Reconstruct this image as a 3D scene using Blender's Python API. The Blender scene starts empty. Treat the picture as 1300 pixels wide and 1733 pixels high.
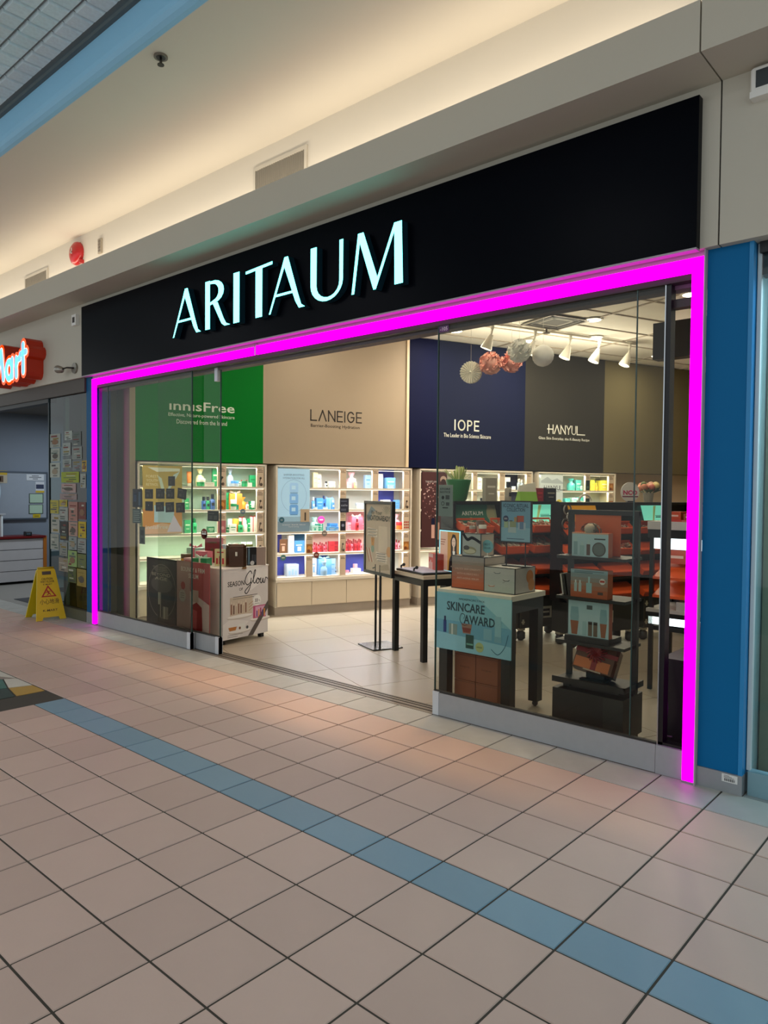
import bpy, math, random
from mathutils import Matrix, Vector
random.seed(7)
scene = bpy.context.scene
COL = scene.collection
# ------------------------------------------------------------------ camera
cam_d = bpy.data.cameras.new('camera'); cam = bpy.data.objects.new('camera', cam_d); COL.objects.link(cam)
cam_d.sensor_fit = 'VERTICAL'; cam_d.sensor_height = 36.0; cam_d.lens = 1231.82 / 1733 * 36.0
cam_d.clip_start = .05
RX = Vector((0.7465373, 0.6652852, 0.0088120)); UP = Vector((-0.0252850, 0.0151333, 0.9995657)); FW = Vector((-0.6648629, 0.7464359, -0.0281193))
mw = Matrix.Identity(4)
for i in range(3):
    mw[i][0] = RX[i]; mw[i][1] = UP[i]; mw[i][2] = -FW[i]
mw[0][3], mw[1][3], mw[2][3] = 2.6934, -3.8944, 1.5088
cam.matrix_world = mw
scene.camera = cam
# ------------------------------------------------------------------ world, exposure
w = bpy.data.worlds.new('world'); scene.world = w; w.use_nodes = True
w.node_tree.nodes['Background'].inputs[0].default_value = (.78, .84, .86, 1)
w.node_tree.nodes['Background'].inputs[1].default_value = 1.0
vs = scene.view_settings
vs.view_transform = 'Standard'; vs.look = 'None'; vs.gamma = 1.0; vs.use_curve_mapping = False; vs.exposure = 0.0
# ------------------------------------------------------------------ helpers
def lin(h):
    h = h.lstrip('#'); c = [int(h[i:i+2], 16) / 255 for i in (0, 2, 4)]
    return tuple((v / 12.92 if v <= .04045 else ((v + .055) / 1.055) ** 2.4) for v in c) + (1,)
_mc = {}
def mat(h, rough=.5, metal=0, emit=0, spec=.5, var=.06, scale=9.0, rnd=0, name=None, bump=0):
    """procedural principled material: colour with fine noise variation, optional per-object variation, emission"""
    key = (h, rough, metal, emit, spec, var, scale, rnd, bump)
    if key in _mc: return _mc[key]
    m = bpy.data.materials.new(name or 'mat_' + h.strip('#')); m.use_nodes = True
    nt = m.node_tree; b = nt.nodes['Principled BSDF']; c = lin(h)
    b.inputs['Roughness'].default_value = rough; b.inputs['Metallic'].default_value = metal
    b.inputs['Specular IOR Level'].default_value = spec
    tc = nt.nodes.new('ShaderNodeTexCoord'); nz = nt.nodes.new('ShaderNodeTexNoise')
    nz.inputs['Scale'].default_value = scale; nz.inputs['Detail'].default_value = 3
    nt.links.new(tc.outputs['Object'], nz.inputs['Vector'])
    hs = nt.nodes.new('ShaderNodeHueSaturation'); hs.inputs['Color'].default_value = c
    mr = nt.nodes.new('ShaderNodeMapRange'); mr.inputs[3].default_value = 1 - var; mr.inputs[4].default_value = 1 + var
    nt.links.new(nz.outputs['Fac'], mr.inputs[0])
    if rnd:
        oi = nt.nodes.new('ShaderNodeObjectInfo'); r2 = nt.nodes.new('ShaderNodeMapRange')
        r2.inputs[3].default_value = 1 - rnd; r2.inputs[4].default_value = 1 + rnd
        nt.links.new(oi.outputs['Random'], r2.inputs[0])
        mu = nt.nodes.new('ShaderNodeMath'); mu.operation = 'MULTIPLY'
        nt.links.new(mr.outputs[0], mu.inputs[0]); nt.links.new(r2.outputs[0], mu.inputs[1])
        nt.links.new(mu.outputs[0], hs.inputs['Value'])
    else:
        nt.links.new(mr.outputs[0], hs.inputs['Value'])
    nt.links.new(hs.outputs[0], b.inputs['Base Color'])
    if emit:
        b.inputs['Emission Color'].default_value = c; b.inputs['Emission Strength'].default_value = emit
    if bump:
        bp = nt.nodes.new('ShaderNodeBump'); bp.inputs['Strength'].default_value = bump; bp.inputs['Distance'].default_value = .004
        n2 = nt.nodes.new('ShaderNodeTexNoise'); n2.inputs['Scale'].default_value = scale * 14; n2.inputs['Detail'].default_value = 4
        nt.links.new(tc.outputs['Object'], n2.inputs['Vector']); nt.links.new(n2.outputs['Fac'], bp.inputs['Height'])
        nt.links.new(bp.outputs[0], b.inputs['Normal'])
    _mc[key] = m
    return m
def glass_mat(name, tint, refl=1.0, rough=0.0):
    m = bpy.data.materials.new(name); m.use_nodes = True; nt = m.node_tree; nt.nodes.clear()
    out = nt.nodes.new('ShaderNodeOutputMaterial'); mx = nt.nodes.new('ShaderNodeMixShader')
    tr = nt.nodes.new('ShaderNodeBsdfTransparent'); tr.inputs[0].default_value = lin(tint)
    gl = nt.nodes.new('ShaderNodeBsdfGlossy'); gl.inputs['Roughness'].default_value = rough
    fr = nt.nodes.new('ShaderNodeFresnel'); fr.inputs[0].default_value = 1.5
    mu = nt.nodes.new('ShaderNodeMath'); mu.operation = 'MULTIPLY'; mu.inputs[1].default_value = refl
    nt.links.new(fr.outputs[0], mu.inputs[0]); nt.links.new(mu.outputs[0], mx.inputs[0])
    nt.links.new(tr.outputs[0], mx.inputs[1]); nt.links.new(gl.outputs[0], mx.inputs[2]); nt.links.new(mx.outputs[0], out.inputs[0])
    return m
_tc = {}
def text_mesh(s, bold=0.0):
    """outline of a line of lettering in the built-in font, as (verts, faces, width, x0, height)"""
    k = (s, bold)
    if k in _tc: return _tc[k]
    cu = bpy.data.curves.new('lettering', 'FONT'); cu.body = s; cu.size = 1; cu.resolution_u = 2; cu.offset = bold
    ob = bpy.data.objects.new('lettering', cu)
    me = bpy.data.meshes.new_from_object(ob)
    v = [tuple(p.co[:2]) for p in me.vertices]; f = [tuple(p.vertices) for p in me.polygons]
    bpy.data.objects.remove(ob); bpy.data.curves.remove(cu); bpy.data.meshes.remove(me)
    xs = [p[0] for p in v] or [0]; ys = [p[1] for p in v] or [0]
    _tc[k] = (v, f, max(xs) - min(xs), min(xs), max(ys) - min(ys), min(ys))
    return _tc[k]
class MB:
    """collects shapes into one mesh; m is a material"""
    def __init__(s): s.v = []; s.f = []; s.fm = []; s.ms = []; s.tf = None; s.sm = []
    def _m(s, m):
        if m not in s.ms: s.ms.append(m)
        return s.ms.index(m)
    def add(s, vs, fs, m, smooth=False):
        o = len(s.v); k = s._m(m)
        if s.tf is not None: vs = [tuple(s.tf @ Vector(p)) for p in vs]
        s.v += [tuple(p) for p in vs]
        for f in fs: s.f.append(tuple(i + o for i in f)); s.fm.append(k); s.sm.append(smooth)
        return s
    def box(s, x0, x1, y0, y1, z0, z1, m):
        return s.add([(x0,y0,z0),(x1,y0,z0),(x1,y1,z0),(x0,y1,z0),(x0,y0,z1),(x1,y0,z1),(x1,y1,z1),(x0,y1,z1)],
              [(0,3,2,1),(4,5,6,7),(0,1,5,4),(1,2,6,5),(2,3,7,6),(3,0,4,7)], m)
    def cbox(s, x0, x1, y0, y1, z0, z1, c, m):
        """box with chamfered vertical and top edges"""
        def ring(z, d): return [(x0+c+d,y0+d,z),(x1-c-d,y0+d,z),(x1-d,y0+c+d,z),(x1-d,y1-c-d,z),(x1-c-d,y1-d,z),(x0+c+d,y1-d,z),(x0+d,y1-c-d,z),(x0+d,y0+c+d,z)]
        vs = ring(z0, 0) + ring(z1 - c, 0) + ring(z1, c * .8)
        fs = [tuple(range(7, -1, -1)), tuple(range(16, 24))]
        for r in (0, 8):
            for i in range(8): j = (i + 1) % 8; fs.append((r+i, r+j, r+8+j, r+8+i))
        return s.add(vs, fs, m)
    def prism_xz(s, pts, y0, y1, m, mside=None):
        n = len(pts); a = sum(pts[i][0]*pts[(i+1)%n][1]-pts[(i+1)%n][0]*pts[i][1] for i in range(n))
        if a < 0: pts = pts[::-1]
        v = [(p[0], y0, p[1]) for p in pts] + [(p[0], y1, p[1]) for p in pts]
        s.add(v, [tuple(range(n))], m)
        s.add(v, [tuple(range(2*n-1, n-1, -1))] + [(i+n, (i+1)%n+n, (i+1)%n, i)[::-1] for i in range(n)][:0] + [((i+1)%n, i, i+n, (i+1)%n+n) for i in range(n)], mside or m)
        return s
    def prism_xy(s, pts, z0, z1, m):
        n = len(pts); a = sum(pts[i][0]*pts[(i+1)%n][1]-pts[(i+1)%n][0]*pts[i][1] for i in range(n))
        if a < 0: pts = pts[::-1]
        v = [(p[0], p[1], z0) for p in pts] + [(p[0], p[1], z1) for p in pts]
        return s.add(v, [tuple(range(n-1, -1, -1)), tuple(range(n, 2*n))] + [(i, (i+1)%n, (i+1)%n+n, i+n) for i in range(n)], m)
    def flat(s, pts, y, m):
        """flat printed shape on the plane y, facing -y"""
        n = len(pts); a = sum(pts[i][0]*pts[(i+1)%n][1]-pts[(i+1)%n][0]*pts[i][1] for i in range(n))
        if a < 0: pts = pts[::-1]
        return s.add([(p[0], y, p[1]) for p in pts], [tuple(range(n))], m)
    def rect(s, x, z, w_, h_, y, m): return s.flat([(x,z),(x+w_,z),(x+w_,z+h_),(x,z+h_)], y, m)
    def disc(s, x, z, r, y, m, n=18, sx=1.0): return s.flat([(x+sx*r*math.cos(6.2832*i/n), z+r*math.sin(6.2832*i/n)) for i in range(n)], y, m)
    def text(s, t, x, z, y, m, w_=None, h_=None, al='C', bold=0.0, thick=0):
        v, f, tw, x0, th, y0 = text_mesh(t, bold)
        if not v: return s
        k = (w_ / tw) if w_ else (h_ / th); kz = k if not (w_ and h_) else h_ / th
        dx = {'C': -tw * k / 2, 'L': 0, 'R': -tw * k}[al]
        P = [(x + dx + (p[0] - x0) * k, y, z + (p[1] - y0) * kz) for p in v]
        s.add(P, f, m)
        return s
    def lathe(s, x, y, prof, m, n=14, mcap=None):
        vs = []; fs = []
        for (r, z) in prof: vs += [(x + r*math.cos(6.2832*i/n), y + r*math.sin(6.2832*i/n), z) for i in range(n)]
        for k in range(len(prof)-1):
            for i in range(n): j = (i+1) % n; fs.append((k*n+i, k*n+j, (k+1)*n+j, (k+1)*n+i))
        s.add(vs, fs, m, True)
        k = len(prof) - 1
        s.add([vs[i] for i in range(n)], [tuple(range(n-1,-1,-1))], m)
        s.add([vs[k*n+i] for i in range(n)], [tuple(range(n))], mcap or m)
        return s
    def cyl(s, x, y, z0, z1, r, m, n=12, r1=None): return s.lathe(x, y, [(r, z0), (r if r1 is None else r1, z1)], m, n)
    def tube(s, pts, r, m, n=6):
        pts = [Vector(p) for p in pts]; vs = []; fs = []
        for i, p in enumerate(pts):
            d = (pts[min(i+1,len(pts)-1)] - pts[max(i-1,0)]).normalized()
            a = d.orthogonal().normalized() if i == 0 else (a - d * a.dot(d)).normalized()
            b = d.cross(a)
            vs += [tuple(p + r*(math.cos(6.2832*k/n)*a + math.sin(6.2832*k/n)*b)) for k in range(n)]
        for i in range(len(pts)-1):
            for k in range(n): j = (k+1) % n; fs.append((i*n+k, i*n+j, (i+1)*n+j, (i+1)*n+k))
        fs += [tuple(range(n-1,-1,-1)), tuple(range((len(pts)-1)*n, len(pts)*n))]
        return s.add(vs, fs, m, n > 4)
    def ball(s, c, r, m, n=10, sz=1.0):
        prof = [(max(1e-4, r*math.sin(math.pi*k/ (n//2+1))), c[2] - sz*r*math.cos(math.pi*k/(n//2+1))) for k in range(n//2+2)]
        return s.lathe(c[0], c[1], prof, m, n)
    def build(s, name, parent=None, loc=None, rotz=None, kind=None):
        me = bpy.data.meshes.new(name); me.from_pydata(s.v, [], s.f)
        for m in s.ms: me.materials.append(m)
        me.polygons.foreach_set('material_index', s.fm); me.polygons.foreach_set('use_smooth', s.sm); me.update()
        o = bpy.data.objects.new(name, me); COL.objects.link(o)
        if parent: o.parent = parent
        if loc: o.location = loc
        if rotz: o.rotation_euler = (0, 0, rotz)
        if kind: o['kind'] = kind
        return o
def thing(name, label, cat, loc=(0,0,0), rotz=0, group=None):
    o = bpy.data.objects.new(name, None); COL.objects.link(o); o.empty_display_size = .05
    o.location = loc; o.rotation_euler = (0, 0, rotz); return tag(o, label, cat, group)
def tag(o, label, cat, group=None):
    o['label'] = label; o['category'] = cat
    if group: o['group'] = group
    return o
def struct(name, mb, parent=None, loc=None, rotz=None):
    o = mb.build(name, parent, loc, rotz)
    if not parent: o['kind'] = 'structure'
    return o
def area_light(name, loc, size, power, color, rot=(0,0,0), size_y=None, spread=None, parent=None):
    d = bpy.data.lights.new(name, 'AREA'); d.energy = power; d.color = color; d.size = size
    if size_y: d.shape = 'RECTANGLE'; d.size_y = size_y
    if spread: d.spread = spread
    o = bpy.data.objects.new(name, d); COL.objects.link(o); o.location = loc; o.rotation_euler = rot
    if parent: o.parent = parent
    return o
def spot_light(name, loc, target, power, color, angle=60, blend=.5, r=.04):
    d = bpy.data.lights.new(name, 'SPOT'); d.energy = power; d.color = color; d.spot_size = math.radians(angle); d.spot_blend = blend; d.shadow_soft_size = r
    o = bpy.data.objects.new(name, d); COL.objects.link(o); o.location = loc
    o.rotation_euler = (Vector(target) - Vector(loc)).to_track_quat('-Z', 'Y').to_euler()
    return o
# shop frame: the shop's walls and floor stand at 21 degrees to the shop front
SA = math.radians(21); SO = Vector((-4.101, 1.758, 0)); SU = Vector((math.sin(SA), math.cos(SA), 0)); SN = Vector((math.cos(SA), -math.sin(SA), 0))
SR = math.radians(69)
def S(s, t, z=0): p = SO + s * SU + t * SN; return (p.x, p.y, z)
ORD = ['first', 'second', 'third', 'fourth', 'fifth', 'sixth', 'seventh', 'eighth', 'ninth', 'tenth', 'eleventh', 'twelfth']
# common materials
WHITE = mat('#e8e6e0', .45); BLACK = mat('#0c0c0d', .4); BLACKM = mat('#151516', .35, spec=.4); CHROME = mat('#b8bcc0', .22, metal=1)
ALU = mat('#8d9196', .38, metal=.85, scale=30); GREYW = mat('#9c958a', .7, scale=3, var=.03)
WARM = (1, .84, .62); WARM2 = (1, .89, .74); COOL = (.86, .95, 1)
# ------------------------------------------------------------------ large lights of the mall and the shop
# fill lights added above the corridor for ambience, no fixtures built
for k, (lx, ly) in enumerate([(-9, -4.6), (-5, -4.6), (-1, -4.6), (3, -4.6)]):
    area_light('corridor_fill_light', (lx, ly, 4.55), 1.2, 20, (.95, .96, 1), size_y=.6)
# warm cove strip on the ledge above the shop front
area_light('cove_light', (-4.9, -.17, 3.86), 12.6, 31, (1, .86, .68), rot=(math.pi, 0, 0), size_y=.06)
# right-hand neighbour's cool light
area_light('neighbour_light', (2.6, .75, 2.95), 1.6, 90, (.62, .86, 1), size_y=1.0)
# ================================================================== floor of the corridor
T = .31; GAP = .006
GROUT = mat('#3d382f', .9)
def tile_mat(h, var=.05, rnd=.07):
    return mat(h, .5, spec=.22, var=var, rnd=rnd, scale=5, name='glazed_tile', bump=.12)
PINK = tile_mat('#bfa698'); BLUET = tile_mat('#7a97a5'); GREYT = mat('#a9a9a2', .5, var=.14, rnd=.05, scale=7, name='grey_stone_tile', bump=.1)
floor = struct('floor', MB().box(-15, 7, -9, -.0, -.06, -.0035, GROUT))
floor['label'] = 'corridor floor of square dusty pink tiles with a blue strip'
def tile_mesh(w_, h_, m, nm):
    c = .0035; b = MB()
    b.add([(0,0,-.005),(w_,0,-.005),(w_,h_,-.005),(0,h_,-.005),(c,c,0),(w_-c,c,0),(w_-c,h_-c,0),(c,h_-c,0)],
          [(4,5,6,7),(0,1,5,4),(1,2,6,5),(2,3,7,6),(3,0,4,7)], m)
    me = bpy.data.meshes.new(nm); me.from_pydata(b.v, [], b.f); me.materials.append(m); return me
BW = .6936 * T
rows = [(-.29, .29, 'g')] + [(-.29 - T * (k + 1), T, 'p') for k in range(4)]
rows += [(-1.53 - BW, BW, 'b')] + [(-1.53 - BW - T * (k + 1), T, 'p') for k in range(9)]
tm = {'p': tile_mesh(T - GAP, T - GAP, PINK, 'floor_tile'), 'b': tile_mesh(T - GAP, BW - GAP, BLUET, 'floor_tile'), 'g': tile_mesh(T - GAP, .29 - GAP, GREYT, 'floor_tile')}
cells = []
MOS_X = -2.79 + .02
def vis(x, y):
    d = Vector((x, y, 0)) - cam.location; z = d.dot(FW)
    if z < .3: return None
    px = 650 + 1231.8 * d.dot(RX) / z; py = 866.5 - 1231.8 * d.dot(UP) / z
    return (px, py, z)
for (y0, h_, k) in rows:
    for i in range(-44, 16):
        x0 = i * T
        if x0 < -2.78 and y0 < -1.53 and y0 > -2.46 and x0 > -5.5: continue      # mosaic medallion
        kk = 'p' if (k == 'b' and x0 <= -5.5) else k
        v = vis(x0 + T / 2, y0 + h_ / 2)
        near = v[2] if v and -260 < v[0] < 1560 and v[1] < 2000 else 99
        cells.append((near, x0, y0, h_, k))
cells.sort(key=lambda c: c[0])
rest = MB()
for n, (d, x0, y0, h_, k) in enumerate(cells):
    if n < 300 and d < 99:
        o = bpy.data.objects.new('tile', tm[k]); COL.objects.link(o); o.parent = floor; o.location = (x0 + GAP/2, y0 + GAP/2, 0)
    else:
        c = .0035; w_ = T - GAP; hh = h_ - GAP; X = x0 + GAP/2; Y = y0 + GAP/2
        rest.add([(X,Y,-.005),(X+w_,Y,-.005),(X+w_,Y+hh,-.005),(X,Y+hh,-.005),(X+c,Y+c,0),(X+w_-c,Y+c,0),(X+w_-c,Y+hh-c,0),(X+c,Y+hh-c,0)],
                 [(4,5,6,7),(0,1,5,4),(1,2,6,5),(2,3,7,6),(3,0,4,7)], {'p': PINK, 'b': BLUET, 'g': GREYT}[k])
ro = rest.build('far_tiles', floor); ro['kind'] = 'stuff'
# mosaic of broken coloured tiles where the blue strip ends
mcol = [mat(c, .4, name='mosaic_stone') for c in ('#b08d3c', '#3f6b60', '#2d4038', '#8d7f74', '#c9c4b6', '#6d6259')]
mx = [(-2.78, -1.535), (-2.78, -1.75), (-3.05, -1.70), (-3.0, -1.535), (-3.35, -1.62), (-3.3, -1.535), (-2.78, -1.98), (-3.1, -1.9), (-3.45, -1.8), (-3.7, -1.535), (-3.75, -1.75), (-2.78, -2.4), (-3.2, -2.4), (-3.6, -2.1), (-3.9, -2.4), (-4.2, -1.9), (-4.2, -1.535)]
pieces = [(0,1,2,3,0),(3,2,4,5,4),(1,6,7,2,2),(2,7,8,4,1),(5,4,8,10,3),(5,10,9,4),(6,11,12,7,5),(7,12,13,8,0),(8,13,15,10,4),(10,15,16,9,1),(12,14,15,13,3)]
for q in pieces:
    ids = q[:-1]; c = q[-1]
    pts = [mx[i] for i in ids]; cx = sum(p[0] for p in pts) / len(pts); cy = sum(p[1] for p in pts) / len(pts)
    pts = [(cx + (p[0]-cx) * .955, cy + (p[1]-cy) * .93) for p in pts]
    MB().prism_xy(pts, -.004, 0, mcol[c]).build('mosaic_piece', floor)
    MB().prism_xy([(-4.2 - (p[0] + 4.2) * .93, p[1]) for p in pts], -.004, 0, mcol[(c + 2) % 6]).build('mosaic_piece', floor)
# ================================================================== shop floor
SG = mat('#8d8478', .8)
sfloor = struct('floor_shop', MB().box(-7, 9.5, .0, 12, -.06, -.003, SG))
sfloor['label'] = 'shop floor of large glossy cream tiles laid at an angle'
SFT = mat('#9f9483', .36, spec=.5, var=.03, rnd=.02, scale=3, name='porcelain_tile')
TS = .61
def clip(poly, ymin):
    out = []
    for i in range(len(poly)):
        a, b = poly[i], poly[(i+1) % len(poly)]
        ia, ib = a[1] >= ymin, b[1] >= ymin
        if ia: out.append(a)
        if ia != ib:
            k = (ymin - a[1]) / (b[1] - a[1]); out.append((a[0] + k*(b[0]-a[0]), ymin))
    return out
for i in range(-7, 15):
    for j in range(-5, 13):
        s0 = .186 + TS * i; t0 = 1.515 + .605 * j
        q = [S(s0 + .002, t0 + .002)[:2], S(s0 + TS - .002, t0 + .002)[:2], S(s0 + TS - .002, t0 + .603)[:2], S(s0 + .002, t0 + .603)[:2]]
        if max(p[1] for p in q) < .16 or min(p[0] for p in q) > 3 or max(p[0] for p in q) < -6.2 or min(p[1] for p in q) > 8: continue
        q = clip(q, .155)
        if len(q) > 2: MB().prism_xy(q, -.003, 0, SFT).build('tile', sfloor)
# sliding-door floor track
tr = MB().box(-5.0, 1.4, -.005, .155, -.003, .0015, mat('#7d7468', .45, metal=.5))
trk = struct('trim_1', tr)
for y in (.035, .085, .125): MB().box(-4.9, -.3, y, y + .012, .0015, .004, mat('#3a352e', .5, metal=.6)).build('track_groove', trk)
# ================================================================== corridor ceiling, ledge, bulkhead
CREAM = mat('#dcd5c7', .8, scale=2, var=.02, name='cream_plaster'); FASC = mat('#c2bcad', .75, scale=2, var=.03, name='taupe_plaster')
XL, XR = -14, 6
struct('wall_upper', MB().box(XL, XR, 0, .12, 3.5, 4.36, CREAM))
b = MB(); b.box(XL, XR, -1.37, .1, 4.355, 4.42, CREAM)
struct('ceiling', b)
# blue rounded drop edge
BLUEB = mat('#98d0f0', .6, scale=2, var=.03, name='blue_paint')
prof = [(-1.37, 4.355)] + [(-1.37 - .075 * math.sin(a), 4.43 - .075 * math.cos(a)) for a in (.4, .8, 1.2, 1.57)] + [(-1.445, 4.60), (-1.37, 4.60)]
b = MB(); n = len(prof)
b.add([(XL, y, z) for y, z in prof] + [(XR, y, z) for y, z in prof], [(i, i + n, (i + 1) % n + n, (i + 1) % n) for i in range(n)], BLUEB)
struct('trim_2', b)
struct('trim_3', MB().box(XL, XR, -1.475, -1.44, 4.585, 4.61, mat('#5c6668', .6)))
# acoustic ceiling of small scored squares
ACB = mat('#7d878b', .9); ACT = mat('#dff1f8', .85, var=.12, scale=40, rnd=.05, name='acoustic_tile', bump=.6)
cl = struct('ceiling_acoustic', MB().box(XL, XR, -7, -1.44, 4.632, 4.70, ACB)); cl['label'] = 'grey acoustic ceiling of small scored squares'
q = .160; c = .012
b = MB().add([(0,0,.02),(q-c,0,.02),(q-c,q-c,.02),(0,q-c,.02),(.012,.012,0),(q-c-.012,.012,0),(q-c-.012,q-c-.012,0),(.012,q-c-.012,0)],
             [(4,7,6,5),(0,4,5,1),(1,5,6,2),(2,6,7,3),(3,7,4,0)], ACT)
am = bpy.data.meshes.new('acoustic_square'); am.from_pydata(b.v, [], b.f); am.materials.append(ACT)
for i in range(-29, -7):
    for j in range(11):
        o = bpy.data.objects.new('acoustic_square', am); COL.objects.link(o); o.parent = cl
        o.location = (i * q + .02, -1.485 - q * (j + 1), 4.613)
rest = MB()
for i in range(-70, 30):
    for j in range(0, 34):
        if -29 <= i < -7 and j < 11: continue
        x = i * q + .02; y = -1.485 - q * (j + 1); rest.box(x, x + q - c, y, y + q - c, 4.613, 4.633, ACT)
r = rest.build('far_squares', cl); r['kind'] = 'stuff'
# bulkhead with ledge, soffit and lower wall
SEAM = 1.49
def bulk(x0, x1, nm):
    b = MB(); z0, zs, zt = 2.755, 3.56, 3.80
    pts = [(-.05, z0), (.06, z0), (.06, 3.66), (-.27, 3.66), (-.32, 3.80), (-.368, zt), (-.368, zs), (-.05, zs)]
    n = len(pts)
    b.add([(x0, y, z) for y, z in pts] + [(x1, y, z) for y, z in pts],
          [(i, i + n, (i + 1) % n + n, (i + 1) % n)[::-1] for i in range(n)] + [tuple(range(n)), tuple(range(2*n-1, n-1, -1))], FASC)
    return struct(nm, b)
bulk(XL, SEAM - .004, 'wall_front'); bulk(SEAM + .004, XR, 'wall_front_right')
struct('trim_4', MB().box(SEAM - .006, SEAM + .006, -.04, .05, 2.76, 3.79, mat('#2a2825', .8)))
# ================================================================== shop shell
SHOPW = mat('#dcc5a5', .75, scale=2, var=.02, name='warm_cream_wall'); SHOPC = mat('#f2ebde', .85, scale=4, var=.02, name='ceiling_tile_warm')
TAN = mat('#8f8263', .75, scale=2, var=.03, name='tan_wall')
H = 3.54
def wall_st(nm, s0, s1, t0, t1, z0, z1, m):
    b = MB().prism_xy([S(s0,t0)[:2], S(s1,t0)[:2], S(s1,t1)[:2], S(s0,t1)[:2]], z0, z1, m); return struct(nm, b)
wall_st('wall_left', -1.60, 9.2, -.45, -.33, 0, H, SHOPW)
wall_st('wall_left_recess', -2.05, -1.45, -1.2, -1.08, 0, H, mat('#b5aa92', .8, scale=2))
wall_st('wall_left_return', -1.66, -1.60, -1.08, -.0, 0, H, mat('#9c917a', .8, scale=2))
wall_st('wall_back', 9.1, 9.25, -.4, 7.5, 0, H, TAN)
wall_st('wall_right', .60, 9.2, 5.95, 6.05, 0, H, mat('#b3a78f', .8))
struct('wall_left_front', MB().box(-6.0, -5.9, .1, 2.0, 0, H, mat('#b5aa92', .8, scale=2)))
PAN = [('#2f7d2e', -1.60, -.141, 'green'), ('#dcc5a5', -.141, 1.800, 'cream'), ('#1b2650', 1.838, 3.752, 'navy'), ('#4d4a44', 3.752, 5.266, 'grey'), ('#8f8263', 5.266, 9.1, 'tan')]
PH = [('#007324', .6), ('#a99a85', .75), ('#0a1133', .6), ('#35322c', .7), ('#6f6549', .75)]
walls = {}
for (h_, s0, s1, nm), (hh, rg) in zip(PAN, PH):
    # painted upper wall panel, standing forward over the built-in shelving
    L = s1 - s0
    o = MB().box(0, L, .02, .33, 1.83, H, mat(hh, rg, spec=.1, scale=2, var=.03, name=nm + '_wall_paint')).build('wall_panel_' + nm, None, S(s0, 0), SR)
    o['kind'] = 'structure'; o['label'] = nm + ' painted upper wall of the shop'; walls[nm] = (o, s0)
struct('trim_5', MB().box(0, .036, .0, .1, 1.83, H, mat('#e0cba8', .6)), None, S(1.80, 0), SR)
# ceiling of the shop: white grid tiles
TB = mat('#b3a795', .6)
ce = struct('ceiling_shop', MB().box(-6.2, 8, .13, 12, H + .012, H + .06, SHOPC)); ce['label'] = 'suspended shop ceiling of square tiles'
cgrid = 1.22
gb = MB()
for k in range(-3, 9):
    s0 = .8 + cgrid * k
    q = clip([S(s0, -.4)[:2], S(s0 + .024, -.4)[:2], S(s0 + .024, 7)[:2], S(s0, 7)[:2]], .16)
    if len(q) > 2: gb.prism_xy(q, H, H + .013, TB)
for k in range(-1, 12):
    t0 = -.3 + .61 * k
    gb.prism_xy(clip([S(-3, t0)[:2], S(9.1, t0)[:2], S(9.1, t0 + .024)[:2], S(-3, t0 + .024)[:2]], .16), H + .001, H + .0125, TB)
gb.build('ceiling_grid', ce)
# inside header over the shop front
HDR = mat('#6b6468', .7)
struct('wall_header', MB().box(-5.9, 1.75, .065, .15, 2.60, H, HDR))
struct('trim_6', MB().box(-5.05, 1.40, .0, .065, 2.62, 2.66, mat('#2a2724', .5)))
# black hanging bulkhead deep in the shop
struct('wall_bulkhead_black', MB().box(-.2, 1.6, 3.4, 3.55, 2.86, 3.22, mat('#171513', .5)))
# ================================================================== sign board with lit letters
sign = thing('sign_board', 'long black shop sign board with glowing pale cyan letters', 'sign', (-1.885, -.05, 2.75))
SGN = mat('#03050c', .30, spec=.05, var=.02, name='black_gloss_panel')
MB().box(-3.285, 3.285, -.05, 0, 0, .755, SGN).build('board', sign)
MB().box(-3.285, 3.285, -.052, 0, -.010, .0, mat('#a59aa2', .45, metal=.3)).build('lower_trim', sign)
LET = mat('#5fe4dc', .5, emit=5.5, name='lit_acrylic'); LSIDE = mat('#06222c', .4, emit=.12)
def letter(x, w_, polys):
    """polys in unit cap height; x,w_ in metres along the board"""
    hgt = .415; b = MB()
    for p in polys:
        b.prism_xz([(x + u * w_, .155 + v * hgt) for u, v in p], -.11, -.05, LET, LSIDE)
    b.build('letter', sign)
def X(a): return a + 1.885
A_ = [[(0,0),(.045,0),(.49,.93),(.44,1.0)],[(.44,1.0),(.535,1.0),(.80,.30),(.90,.06),(1.0,.0),(.84,.0),(.74,.14),(.40,.90)],[(.165,.30),(.75,.30),(.73,.345),(.19,.345)]]
def arc(cx, cy, rx, ry, a0, a1, n=8): return [(cx + rx*math.cos(math.radians(a0+(a1-a0)*i/n)), cy + ry*math.sin(math.radians(a0+(a1-a0)*i/n))) for i in range(n+1)]
R_ = [[(0,0),(.19,0),(.19,1),(0,1)],
      [(.19,.985)] + arc(.33, .75, .42, .235, 80, -80) + [(.19,.49),(.19,.545)] + arc(.30, .75, .24, .17, -80, 80) + [(.19,.93)],
      [(.30,.52),(.50,.52),(.74,.16),(.84,.05),(1.0,0),(.78,0),(.66,.06)]]
I_ = [[(0,0),(1,0),(1,1),(0,1)]]
T_ = [[(.38,0),(.63,0),(.63,.96),(.38,.96)],[(0,.955),(0,.90),(1,.945),(1,1.0)]]
U_ = [[(0,1),(.19,1),(.19,.40)] + arc(.54, .30, .35, .235, 180, 360, 10) + [(.89,1),(1,1),(1,.33)] + arc(.50, .33, .50, .33, 0, -180, 12)]
M_ = [[(0,0),(.055,0),(.185,1),(.125,1)],[(.125,1),(.235,1),(.515,.20),(.47,0),(.44,0),(.155,.86)],[(.44,0),(.49,0),(.86,.93),(.83,1.0)],[(.83,1),(.97,1),(1.0,0),(.845,0)]]
letter(X(-3.256), .445, A_); letter(X(-2.745), .36, R_); letter(X(-2.341), .08, I_); letter(X(-2.176), .339, T_)
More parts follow.
